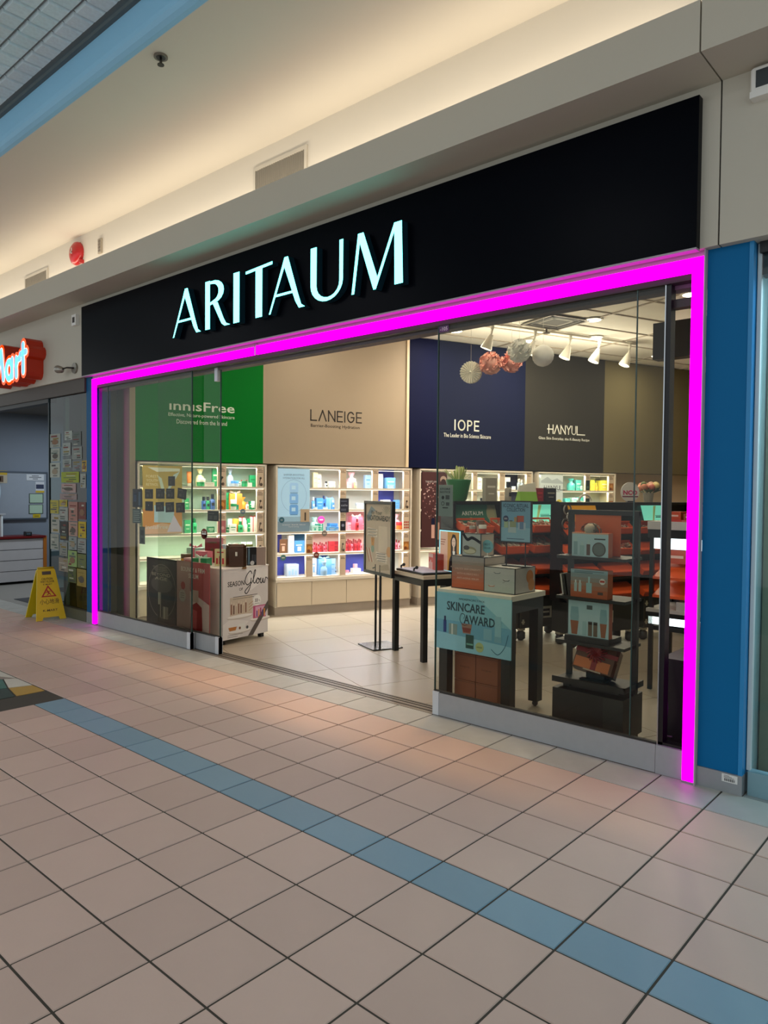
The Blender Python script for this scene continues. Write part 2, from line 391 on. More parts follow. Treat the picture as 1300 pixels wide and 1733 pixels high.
letter(X(-1.878), .425, A_); letter(X(-1.391), .343, U_); letter(X(-.961), .479, M_)
# ================================================================== magenta light frame
led = thing('led_light_frame', 'glowing magenta light tube framing the shop front', 'light', (-1.83, 0, 0))
MAG = mat('#ff00e6', .9, emit=2.2, spec=0, var=0, name='magenta_light'); CH = mat('#b5a9b2', .5, metal=.1)
x0, x1 = -5.082 + 1.83, 1.418 + 1.83; tw = .062
for nm, bb in (('left_tube', (x0, x0 + tw, -.03, .0, .012, 2.716)), ('right_tube', (x1 - tw, x1, -.03, .0, .012, 2.722)), ('top_tube', (x0 + tw, .0 - .39, -.03, 0, 2.652, 2.716)), ('top_tube', (-.38, x1 - tw, -.03, 0, 2.652, 2.722))):
    MB().box(*bb, MAG).build('light_tube', led)
MB().box(x0, x1, -.012, .0, 2.722, 2.754, CH).build('channel', led)
MB().box(x0 - .012, x0, -.012, .0, 0.0, 2.754, CH).build('channel', led)
MB().box(x1, x1 + .006, -.035, .0, 0.0, 2.754, CH).build('channel', led)
MB().box(-.392, -.378, -.032, 0, 2.648, 2.74, CH).build('joint_clip', led)
for xx in (x0, x1 - tw): MB().box(xx, xx + tw, -.032, 0, 0.0, .012, CHROME).build('end_cap', led)
# ================================================================== blue pillars
PB = mat('#00659c', .5, spec=.15, var=.03, scale=2, name='blue_enamel'); PBE = mat('#1b83bf', .35); PBASE = mat('#9a9fa2', .4, metal=.5, scale=20)
p = thing('blue_pillar', 'blue enamelled pillar beside the magenta light with barcode sticker on grey base', 'pillar', (1.535, .1, 0))
MB().box(-.110, .088, -.1, .1, .10, 2.78, PB).build('shaft', p); MB().box(.088, .108, -.104, .1, .10, 2.78, PBE).build('corner_trim', p)
MB().box(-.110, .110, -.112, .1, 0, .10, PBASE).build('base', p)
st = MB().rect(.015, .055, .075, .04, -.1135, mat('#d8dad6', .5)).build('sticker', p)
bb = MB()
for k in range(16): bb.rect(.028 + k * .0031, .060, .0012 + .0012 * ((k * 7) % 3 == 0), .014, -.1142, BLACK)
for k in range(3): bb.rect(.025, .0775 + k * .005, .05 - .012 * k, .0018, -.1142, BLACK)
bb.build('barcode', st)
p = thing('blue_pillar', 'dark blue pillar between the neighbouring glass and the magenta light', 'pillar', (-5.18, .1, 0))
MB().box(-.088, .082, -.098, .1, .12, 2.76, mat('#0d5580', .5, spec=.15)).build('shaft', p); MB().box(-.088, .082, -.104, .1, 0, .12, PBASE).build('base', p)
# ================================================================== glass of the shop front
GL = glass_mat('shopfront_glass', '#e4e8de', .66); GED = mat('#2f4a44', .2); RAIL = mat('#a2a5a8', .45, metal=.3, scale=25, name='brushed_rail')
def pane(name, label, x0, x1, y, z0=.155, z1=2.63, rail=.155, seams=(), caps=True, edge=None):
    t = thing(name, label, 'glass panel', ((x0 + x1) / 2, y, 0)); o = (x0 + x1) / 2
    MB().add([(x0-o,0,z0),(x1-o,0,z0),(x1-o,0,z1),(x0-o,0,z1)], [(0,1,2,3)], GL).build('pane', t)
    MB().box(x0 - o, x1 - o, -.02, .02, .004, rail, RAIL).build('bottom_rail', t)
    MB().box(x0 - o, x1 - o, -.012, .012, rail, rail + .012, mat('#24231f', .5)).build('gasket', t)
    for sx in seams: MB().box(sx - o - .003, sx - o + .003, -.004, .004, rail, z1, GED).build('joint', t)
    for sx, e in ((x0, 1), (x1, -1)):
        if edge and e in edge: MB().box(sx - o - (.005 if e < 0 else 0), sx - o + (.005 if e > 0 else 0), -.007, .007, rail, z1, GED).build('glass_edge', t)
        if caps and edge and e in edge: MB().box(sx - o - (.05 if e < 0 else 0), sx - o + (.05 if e > 0 else 0), -.024, .024, .004, rail + .006, mat('#cfd3d8', .4, metal=.15)).build('end_cap', t)
    return t
pane('shopfront_glazing', 'fixed glass panel beside the dark blue pillar, with square cards on it', -5.005, -3.205, .015, seams=(-4.80,), edge=(-1,))
pl = pane('glass_door', 'sliding glass door panel slid open behind the fixed glass', -3.9, -2.838, .075, edge=(-1,))
MB().box(.455, .50, -.02, .02, 2.50, 2.62, mat('#cfd3d8', .4, metal=.15)).build('top_clamp', pl)
pr_ = pane('shopfront_glazing', 'wide fixed glass panel in front of the skincare display table', -.312, 1.205, .015, seams=(1.055,), edge=(1,))
u = MB().box(-.752, -.672, -.004, -.002, 2.575, 2.62, mat('#5b3a63', .5)); u.text('-105', -.712, 2.584, -.0045, WHITE, w_=.06); u.build('unit_number_sticker', pr_)
# black jamb between glass and magenta light
j = thing('door_jamb', 'black upright post beside the magenta light on the side of the blue pillar', 'post', (1.225, .05, 0))
MB().box(-.018, .012, -.035, .03, .155, 2.62, mat('#0d0d0e', .35, spec=.4)).build('post', j); MB().box(-.018, -.012, -.042, -.035, .155, 2.62, CHROME).build('edge_strip', j)
MB().box(-.018, .14, -.035, .02, .155, .17, mat('#0d0d0e', .35)).build('sill', j)
MB().box(-.018, .14, -.055, -.015, .0, .155, RAIL).build('bottom_rail', j)
MB().box(-.018, .14, .0, .06, 2.50, 2.545, mat('#2a2622', .4)).build('head', j)
# ================================================================== bulkhead fixtures
VENT = mat('#c9c2b4', .5); SLAT = mat('#8d877b', .5)
def vent(x0, x1, z0, z1, label):
    t = thing('air_vent', label, 'vent', ((x0 + x1) / 2, 0, z0)); L = x1 - x0; h_ = z1 - z0; c = L / 2
    f = MB(); f.box(-c, c, -.014, 0, 0, .028, VENT).box(-c, c, -.014, 0, h_ - .028, h_, VENT).box(-c, -c + .028, -.014, 0, .028, h_ - .028, VENT).box(c - .028, c, -.014, 0, .028, h_ - .028, VENT)
    f.build('frame', t); MB().box(-c + .028, c - .028, -.002, 0, .028, h_ - .028, mat('#1d1b18', .8)).build('backing', t)
    me = None
    for k in range(24):
        x = -c + .034 + k * (L - .068) / 23
        if me is None:
            b = MB().add([(-.008, -.011, .028), (.006, -.002, .028), (.006, -.002, h_ - .028), (-.008, -.011, h_ - .028)], [(0, 1, 2, 3)], SLAT); b.box(-.009, -.006, -.012, -.002, .028, h_ - .028, SLAT)
            o = b.build('slat', t); me = o.data
        else:
            o = bpy.data.objects.new('slat', me); COL.objects.link(o); o.parent = t
        o.location = (x, 0, 0)
vent(-2.27, -1.607, 3.98, 4.213, 'white slatted air vent above the middle of the black sign')
vent(-6.88, -6.217, 3.94, 4.171, 'white slatted air vent at the far end past the red bell')
RED = mat('#b3151a', .3, spec=.6, name='red_gloss')
bell = thing('fire_bell', 'round red fire alarm bell high on the cream wall', 'bell', (-5.44, 0, 4.165))
b = MB(); b.lathe(0, 0, [(.125, 0), (.13, .02), (.12, .05), (.085, .072), (.03, .082), (.001, .083)], RED, 24); b.tf = None
g = b.build('gong', bell); g.rotation_euler = (math.radians(90), 0, 0)
k = MB().cyl(0, 0, .08, .095, .016, CHROME).build('centre_nut', bell); k.rotation_euler = (math.radians(90), 0, 0)
MB().box(-.05, .05, -.015, 0, -.12, .12, mat('#8f1216', .5)).build('back_plate', bell); MB().box(.10, .13, -.05, 0, -.13, -.09, RED).build('striker_box', bell)
MB().box(-.0, .012, -.0855, -.083, .0, .05, WHITE).build('mark', bell)
t = thing('wall_strobe', 'small white strobe plate next to the red bell', 'strobe', (-4.92, 0, 4.06))
MB().box(-.035, .035, -.02, 0, 0, .16, mat('#a79c8b', .6)).build('plate', t)
for k in range(4): MB().box(-.02, .02, -.026, -.02, .02 + k * .033, .04 + k * .033, mat('#7c7266', .5)).build('rib', t)
t = thing('wall_bracket', 'small white electrical box left of the black sign', 'box', (-5.375, -.05, 3.34))
MB().box(-.055, .045, -.04, 0, 0, .12, WHITE).build('housing', t); MB().box(-.03, .02, -.043, -.04, .03, .09, mat('#38322c', .6)).build('cover', t)
t = thing('spot_lamp', 'small chrome spotlight on the wall left of the black sign', 'lamp', (-5.42, -.05, 2.87))
a = MB().cyl(0, 0, 0, .02, .06, mat('#8f8a80', .35, metal=.7), 18).build('wall_plate', t); a.rotation_euler = (math.radians(90), 0, 0)
MB().tube([(0, -.02, 0), (-.06, -.07, .005), (-.12, -.09, -.005)], .009, mat('#3a3733', .35, metal=.8)).build('arm', t)
a = MB().lathe(0, 0, [(.012, -.05), (.035, -.03), (.045, .03), (.04, .05)], mat('#9c978d', .3, metal=.7)).build('head', t); a.location = (-.17, -.10, -.01); a.rotation_euler = (0, math.radians(-80), .3)
t = thing('emergency_light', 'white emergency light box at the upper edge by the taupe wall seam', 'lamp', (1.72, -.05, 3.40))
MB().cbox(-.085, .12, -.05, 0, 0, .145, .008, WHITE).build('housing', t); MB().box(-.06, .12, -.053, -.05, .045, .125, mat('#3c4246', .3)).build('lens', t); MB().box(-.085, .12, -.056, -.05, .0, .03, WHITE).build('lower_lip', t)
t = thing('sprinkler', 'recessed black sprinkler head in the cream ceiling', 'sprinkler', (-1.656, -1.376 + .12, 4.355))
MB().cyl(0, 0, -.012, 0, .045, mat('#7d776c', .5, metal=.5), 18).build('escutcheon', t); MB().lathe(0, 0, [(.03, -.014), (.032, -.012)], BLACK).build('recess', t)
MB().tube([(0,0,-.012),(0,0,-.05)], .009, mat('#3a3630', .4, metal=.7)).build('body', t); MB().cyl(0, 0, -.06, -.054, .022, mat('#4a453d', .4, metal=.7)).build('deflector', t)
# ================================================================== right-hand neighbour
ng = thing('shopfront_glazing', 'bluish glass shop front of the neighbour to the side of the blue pillar', 'glass panel', (3.4, .06, 0))
MB().add([(-1.73,0,.13),(2.4,0,.13),(2.4,0,2.72),(-1.73,0,2.72)], [(0,1,2,3)], glass_mat('neighbour_glass', '#b9d3d6', 1.0)).build('pane', ng)
MB().box(-1.74, 2.4, -.03, .03, .0, .12, mat('#7fa2ad', .4, metal=.3)).build('bottom_rail', ng); MB().box(-1.752, -1.735, -.01, .02, .12, 2.75, mat('#c9d6d8', .4)).build('edge_strip', ng)
MB().box(-1.74, 2.4, -.03, .03, 2.70, 2.76, mat('#15181a', .5)).build('head', ng)
struct('wall_neighbour', MB().box(1.6, 6, 1.6, 1.7, 0, 3.2, mat('#7f9696', .8)))
struct('floor_neighbour', MB().box(1.65, 6, 0, 1.7, -.05, .0, mat('#8f9a9a', .6)))
struct('ceiling_neighbour', MB().box(1.6, 6, .07, 1.7, 3.0, 3.1, mat('#9fb0b0', .8)))
struct('wall_partition', MB().box(1.60, 1.66, .1, 1.7, 0, 3.2, mat('#cfe0e2', .8)))
# ================================================================== lettering on the shop walls
def wall_text(nm, items):
    o, s0 = walls[nm]; b = MB()
    for (t, s, z, w_, h_, m, bold) in items: b.text(t, s - s0, z, .0185, m, w_=w_, h_=h_, al='L', bold=bold)
    b.build('wall_lettering', o)
WL = mat('#f4f1e6', .5, name='white_vinyl'); DK = mat('#1d1410', .5)
def strokes(b, x, z, w_, h_, segs, th, y, m):
    for pts in segs:
        for (a, c) in zip(pts[:-1], pts[1:]):
            ax, az, cx, cz = x + a[0]*w_, z + a[1]*h_, x + c[0]*w_, z + c[1]*h_
            L = math.hypot(cx-ax, cz-az) or 1e-6; ex, ez = (cx-ax)/L*th/2, (cz-az)/L*th/2
            b.flat([(ax-ex-(-ez), az-ez-ex), (cx+ex+ez, cz+ez-ex), (cx+ex-ez, cz+ez+ex), (ax-ex-ez, az-ez+ex)], y, m)
o, s0 = walls['green']; b = MB()
GW = mat('#dfe8d8', .5)
# bold rounded word on the green wall
b.text('ınnısFree', -1.232 - s0, 2.405, .0185, GW, w_=.745, h_=.105, al='L', bold=.012)
b.text('Effective, Nature-powered Skincare', -.865 - s0, 2.325, .0185, GW, w_=.755, h_=.05, al='C', bold=.004)
b.text('Discovered from the Island', -.865 - s0, 2.255, .0185, GW, w_=.575, h_=.05, al='C', bold=.004)
b.build('wall_lettering', o)
o, s0 = walls['cream']; b = MB(); x = .465 - s0; z = 2.378; h_ = .125; th = .016
gl = {'L': (.075, [[(0,1),(0,0),(1,0)]]), 'A': (.095, [[(0,0),(.5,1),(1,0)]]), 'N': (.085, [[(0,0),(0,1),(1,0),(1,1)]]), 'E': (.068, [[(1,1),(0,1),(0,0),(1,0)],[(0,.5),(.9,.5)]]),
      'I': (.006, [[(0,0),(0,1)]]), 'G': (.09, [arc(.5,.5,.5,.5,40,320,12),[(.92,.22),(.98,.48),(.55,.48)]])}
for c in 'LANEIGE':
    w_, sg = gl[c]; strokes(b, x, z, w_, h_, sg, th, .0185, DK); x += w_ + .0335
b.text('Barrier-Boosting Hydration', .465 - s0, 2.285, .0185, DK, w_=.665, h_=.05, al='L', bold=.003)
b.build('wall_lettering', o)
o, s0 = walls['navy']; b = MB()
gl.update({'O': (.105, [arc(.5,.5,.5,.5,0,360,18)]), 'P': (.065, [[(0,0),(0,1),(.5,1)] + arc(.5,.75,.5,.25,90,-90,8) + [(0,.5)]]), 'H': (.08, [[(0,0),(0,1)],[(1,0),(1,1)],[(-.25,.5),(1,.5)]]),
           'Y': (.075, [[(0,1),(.5,.5),(1,1)],[(.5,.5),(.5,0)]]), 'U': (.075, [[(0,1),(0,.3)] + arc(.5,.3,.5,.3,180,360,8) + [(1,1)]])})
x = 2.565 - s0
for c in 'IOPE':
    w_, sg = gl[c]; strokes(b, x, 2.36, w_, .128, sg, .019, .0185, WL); x += w_ + .048
b.text('The Leader in Bio Science Skincare', 2.385 - s0, 2.255, .0185, WL, w_=.775, h_=.055, al='L', bold=.004)
b.build('wall_lettering', o)
o, s0 = walls['grey']; b = MB(); x = 4.19 - s0
for c in 'HANYUL':
    w_, sg = gl[c]
    if c == 'L': w_ = .15
    strokes(b, x, 2.385, w_, .12, sg, .016, .0185, WL); x += w_ + .026
b.text('Glass Skin Everyday, the K-Beauty Recipe', 4.005 - s0, 2.28, .0185, WL, w_=.97, h_=.05, al='L', bold=.004)
b.build('wall_lettering', o)
# ================================================================== wall cabinets
CAB = mat('#e6dccb', .4, scale=4, var=.02, name='cabinet_laminate'); DOOR = mat('#dccdb4', .4, scale=4, var=.02, name='cabinet_door'); KICK = mat('#b9ad9f', .5)
CARD = mat('#d6c0a6', .7, name='kraft_card'); CARDD = mat('#4b3b30', .7)
SHZ = [.455, .741, 1.01, 1.28, 1.55]          # shelf tops (row 5 .. row 1)
ROWN = ['bottom', 'fourth', 'third', 'second', 'top']
DEP = .30
def cabinet(label, s0, s1, backs, poster, cards, lightcol, tint):
    t = thing('wall_cabinet', label, 'cabinet', S(s0, 0), SR); W = s1 - s0; rel = lambda s: s - s0
    b = MB(); b.box(0, .02, -.03, DEP, .10, 1.815, CAB).box(W - .02, W, -.03, DEP, .10, 1.815, CAB).box(0, W, -.03, DEP, 1.795, 1.815, CAB)
    b.box(0, W, DEP - .01, DEP, .10, 1.80, tint); b.build('carcass', t)
    MB().box(0, W, .0, DEP, 0, .10, KICK).build('plinth', t)
    MB().box(0, W, -.045, DEP - .01, .40, .437, CAB).build('counter', t)
    n = max(2, round(W / .47)); d = MB()
    for k in range(n):
        MB().box(W*k/n + .003, W*(k+1)/n - .003, -.03, -.005, .105, .395, DOOR).build('door', t)
    for z in SHZ: MB().box(.02, W - .02, -.02, DEP - .01, z - .022, z, CAB).build('shelf', t)
    for (sa, sb, za, zb, m) in backs:
        sa += .27 * (sa + 2.85) / 8.4; sb += .27 * (sb + 2.85) / 8.4
        MB().box(rel(sa), rel(sb), DEP - .03, DEP - .011, za, zb, m).build('back_panel', t)
    for (sa, sb, rws) in cards:
        for (r, deco) in rws:
            z0 = SHZ[r]; z1 = (SHZ[r+1] - .03) if r < 4 else 1.79
            c = MB().box(rel(sa), rel(sb), -.018, .02, z0, z1, CARD)
            w_ = sb - sa
            for k in range(3 if deco else 2): c.rect(rel(sa) + .012, z1 - .035 - .017 * k, w_ * (.55 if k == 0 else .72), .007, -.0185, mat('#6a5847', .7))
            if deco == 1:
                c.tube([(rel(sa) + w_*.3, -.019, z0 + .02), (rel(sa) + w_*.5, -.019, z0 + .10)], .004, CARDD); c.ball((rel(sa) + w_*.52, -.019, z0 + .105), .014, CARDD, 8); c.ball((rel(sa) + w_*.62, -.019, z0 + .03), .018, CARDD, 8)
            if deco == 2: c.rect(rel(sa) + .004, z0 + .004, w_ - .008, .11, -.0185, mat('#b07030', .7)); c.disc(rel(sa) + w_/2, z0 + .06, .03, -.019, mat('#d99545', .6)); c.disc(rel(sa) + w_*.4, z0 + .03, .02, -.0195, mat('#7d3d1a', .6))
            if deco == 3: c.rect(rel(sa) + .004, z0 + .004, w_ - .008, .12, -.0185, mat('#1d2233', .6)); c.disc(rel(sa) + w_/2, z0 + .07, .018, -.019, mat('#8d93ad', .6))
            if deco == 4:
                for q in range(9): c.disc(rel(sa) + w_*(.2 + .3*(q % 3)), z0 + .03 + .035*(q // 3), .012, -.0185, mat('#b8402e', .6), 8)
            if deco == 5: c.rect(rel(sa) + .004, z0 + .004, w_ - .008, .15, -.0185, mat('#24322f', .6)); c.disc(rel(sa) + w_/2, z0 + .05, .02, -.019, mat('#4d6b5e', .6))
            if deco == 6: c.rect(rel(sa) + .004, z0 + .004, w_ - .008, .14, -.0185, mat('#b96b6f', .6)); c.disc(rel(sa) + w_*.6, z0 + .06, .02, -.019, mat('#d9a9a5', .6))
            c.build('info_card', t)
    if poster: poster(t, rel)
    # shelf light strips under each board
    for i, z in enumerate(SHZ[1:] + [1.797]):
        MB().box(.03, W - .03, -.005, .01, z - .028, z - .0225, mat('#fff4e0', .5, emit=1.6, var=0, name='led_strip')).build('light_strip', t)
        L = area_light('shelf_light', (W / 2, .01, z - .03), W - .1, 5.0 * W, lightcol, rot=(math.radians(-12), 0, 0), size_y=.02, parent=t)
    return t
def poster_lan(t, rel):
    b = MB(); x0, x1, z0, z1 = rel(.03), rel(.44), 1.015, 1.775; y = -.0245
    b.box(x0, x1, y, .02, z0, z1, mat('#a9cfe6', .5, emit=.28)); y -= .001
    b.rect(x0, z0, x1-x0, .12, y, mat('#7f97a6', .5, emit=.12)); b.rect(x0, z0+.12, x1-x0, .06, y, mat('#93b4c6', .5, emit=.2))
    cx = (x0+x1)/2
    ring = arc(cx, z0+.43, .165, .2, 0, 360, 24); ring2 = arc(cx, z0+.43, .16, .195, 360, 0, 24); 
    for i in range(24): b.flat([ring[i], ring[i+1], ring2[23-i], ring2[24-i]], y - .0004, mat('#8fb6cc', .5, emit=.2))
    for k, (zz, c) in enumerate([(.53, '#9cc6e6'), (.40, '#7fb2e0'), (.265, '#6aa2d8')]):
        b.flat([(cx-.055,z0+zz-.05),(cx-.04,z0+zz-.062),(cx+.04,z0+zz-.062),(cx+.055,z0+zz-.05),(cx+.055,z0+zz+.045),(cx+.04,z0+zz+.06),(cx-.04,z0+zz+.06),(cx-.055,z0+zz+.045)], y - .0008, mat(c, .5, emit=.25))
        b.rect(cx-.03, z0+zz-.02, .05, .045, y - .0012, mat('#b5d8f0', .5, emit=.25)); b.rect(cx-.05, z0+zz-.066, .1, .006, y - .0012, mat('#4f7fa8', .5, emit=.1))
    tx = mat('#6f93a8', .5)
    b.text('BARRIER-BOOSTING', cx, z1-.085, y-.001, tx, w_=.26, h_=.022); b.text('HYDRATION FOR ALL', cx, z1-.125, y-.001, tx, w_=.28, h_=.022)
    b.text('water bank blue', cx, z0+.075, y-.001, WHITE, w_=.3, h_=.014); b.text('hydrating', cx, z0+.05, y-.001, WHITE, w_=.13, h_=.012)
    b.disc(x0+.05, z0+.14, .035, y-.001, mat('#2d6478', .5)); b.text('15', x0+.05, z0+.13, y-.0015, WHITE, h_=.02)
    b.box(x1-.12, x1-.005, y-.006, y, z0+.115, z0+.27, mat('#c4ae92', .7)); b.rect(x1-.07, z0+.13, .02, .10, y-.0065, mat('#4a3d33', .6))
    b.build('lit_poster', t)
def poster_inn(t, rel):
    b = MB(); x0, x1, z0, z1 = rel(-1.525), rel(-1.10), 1.015, 1.775; y = -.0245; e = .22
    b.box(x0, x1, y, .02, z0, z1, mat('#b9a04a', .5, emit=e)); y -= .001
    b.flat([(x0,z0),(x1,z0),(x1,z0+.25),(x0,z0+.28)], y, mat('#c98a3a', .5, emit=e))
    b.flat([(x0,z0),(x1,z0),(x1,z0+.08),(x0+.2,z0+.12),(x0,z0+.06)], y-.0004, mat('#d9b08f', .5, emit=e))
    b.flat([(x0+.12,z0+.13),(x0+.33,z0+.12),(x0+.34,z0+.30),(x0+.12,z0+.32)], y-.0006, mat('#a9cbd6', .5, emit=e))
    b.flat([(x0+.16,z0+.65),(x0+.20,z0+.62),(x0+.24,z0+.46),(x0+.21,z0+.44)], y-.0006, mat('#c9d8c9', .5, emit=e))
    b.flat([(x0+.33,z0+.66),(x0+.40,z0+.70),(x0+.27,z0+.46),(x0+.24,z0+.44)], y-.0006, mat('#bfd3cf', .5, emit=e))
    b.flat([(x0+.05,z1-.02),(x0+.40,z1-.03),(x0+.40,z1-.06),(x0+.15,z1-.07)], y-.0006, mat('#d9dcc9', .5, emit=e))
    b.flat([(x0+.26,z0+.02),(x1-.005,z0+.02),(x1-.005,z0+.05),(x1-.09,z0+.21)], y-.0008, mat('#cfc6dc', .5, emit=e))
    for k, s_ in enumerate(['FOREST', 'YOUTH', 'RETINOL']): b.text(s_, x0+.035, z1-.135-.045*k, y-.001, mat('#e2d9a8', .5, emit=.2), w_=.13, h_=.03, al='L')
    b.text('innisFree', x0+.03, z0+.055, y-.0012, WHITE, w_=.24, h_=.045, al='L', bold=.01)
    b.build('lit_poster', t)
def poster_iope(t, rel):
    b = MB(); x0, x1, z0, z1 = rel(2.03), rel(2.42), .77, 1.775; y = -.0245; e = .06
    b.box(x0, x1, y, .02, z0, z1, mat('#4a2a2c', .45, emit=e)); y -= .001
    rr = random.Random(3)
    for k in range(60):
        r_ = .012 + .02 * rr.random(); a = rr.random() * 6.28; q = rr.random() ** .5 * .16
        b.disc(x0 + .14 + q*math.cos(a)*.75, z1 - .38 + q*math.sin(a)*1.6, r_*.4, y - .0003*(k % 3 + 1), mat(('#8d5f5c', '#a98682', '#d2b7ae')[k % 3], .4, emit=.12), 6)
    b.rect(x0+.15, z0+.12, .05, .26, y-.001, mat('#caa091', .3, emit=.1)); b.rect(x0+.15, z0+.30, .05, .09, y-.0012, mat('#1d2440', .3)); b.rect(x0+.23, z0+.10, .045, .23, y-.001, mat('#b98a7a', .3, emit=.08))
    b.disc(x1-.06, z1-.10, .05, y-.001, mat('#b59a8c', .4, emit=.1), 14); b.disc(x1-.06, z1-.13, .04, y-.0013, mat('#3a201e', .4), 12)
    b.text('TARGET LINES', x0+.05, z1-.14, y-.0015, WHITE, w_=.2, h_=.022, al='L')
    b.build('lit_poster', t)
def poster_han(t, rel):
    b = MB(); x0, x1, z0, z1 = rel(4.025), rel(4.435), .77, 1.775; y = -.0245
    b.box(x0, x1, y, .02, z0, z1, mat('#d5ddda', .5, emit=.3)); y -= .001
    b.flat([(x0,z1-.09),(x0+.12,z1-.03),(x0+.2,z1-.08),(x0+.3,z1-.05),(x1,z1-.11),(x1,z1-.13),(x0,z1-.12)], y, mat('#b7c2c2', .5, emit=.2))
    x = x0 + .06
    for c in 'HANYUL':
        w_, sg = gl[c]; w_ *= .55
        if c == 'L': w_ = .09
        strokes(b, x, z1-.22, w_, .06, sg, .008, y-.001, mat('#2a2f30', .5)); x += w_ + .014
    b.text('GLASS SKIN EVERYDAY', (x0+x1)/2, z1-.25, y-.001, mat('#2a2f30', .5), w_=.3, h_=.014)
    b.disc(x1-.07, z1-.42, .06, y-.0006, mat('#d9c24a', .5, emit=.2)); b.rect(x0+.09, z0+.1, .12, .25, y-.0008, mat('#c9a94a', .5, emit=.15))
    b.build('lit_poster', t)
def bp(h, e=0): return mat(h, .6, emit=e, scale=2, var=.02)
PALE = mat('#d8dcd6', .55, scale=2, var=.02); MINTB = mat('#c3dccb', .55, scale=2, var=.02)
top = lambda r: (SHZ[r+1] - .024) if r < 4 else 1.794
def bkp(sa, sb, r, h_): return (sa, sb, SHZ[r], top(r), bp(h_))
PUR = '#4a55b8'
cab1 = cabinet('lit wall cabinet of green and white products under the green wall', -1.58, -.112, [], poster_inn,
    [(-.693, -.595, [(4,1),(3,2),(2,6),(1,0)]), (-.226, -.143, [(4,1),(3,1),(2,1),(1,1),(0,0)])], (.93, 1, .93), MINTB)
cab2 = cabinet('lit wall cabinet of blue and pink products under the cream wall', .006, 1.874,
    [bkp(1.394,1.62,4,PUR), bkp(1.394,1.62,3,PUR), bkp(.945,1.30,2,'#e9b4bb'), bkp(.03,.09,1,PUR), bkp(.22,.385,1,'#2f6f9c'), bkp(.03,.385,0,PUR), bkp(.56,.70,0,'#2f58a0'), bkp(.945,1.30,0,PUR), bkp(.485,.835,1,'#ecd0c4'), bkp(.945,1.3,1,'#ecd0c4')], poster_lan,
    [(.849,.931,[(4,0),(3,0),(2,3),(1,1),(0,0)]), (1.303,1.385,[(4,0),(3,0),(2,4),(1,0),(0,0)]), (1.759,1.845,[(4,0),(3,1),(2,4),(1,2),(0,0)]), (.398,.485,[(1,2),(0,0)])], (.97, .97, 1), PALE)
cab3 = cabinet('lit wall cabinet of white bottles under the navy wall', 1.99, 3.87, [bkp(3.394,3.62,4,'#16203f'), bkp(3.394,3.62,3,'#16203f')], poster_iope,
    [(2.845,2.913,[(4,0),(3,0),(2,0),(1,0)]), (3.294,3.386,[(4,0),(3,0),(2,0),(1,0)]), (3.77,3.85,[(4,0),(3,0),(2,0),(1,0)])], (1, .98, .88), PALE)
cab4 = cabinet('lit wall cabinet of teal and yellow boxes under the grey wall', 3.96, 5.48, [], poster_han,
    [(4.881,4.968,[(4,5),(3,5),(2,0)]), (5.35,5.448,[(4,2),(3,2),(2,0)])], (.98, 1, .88), PALE)
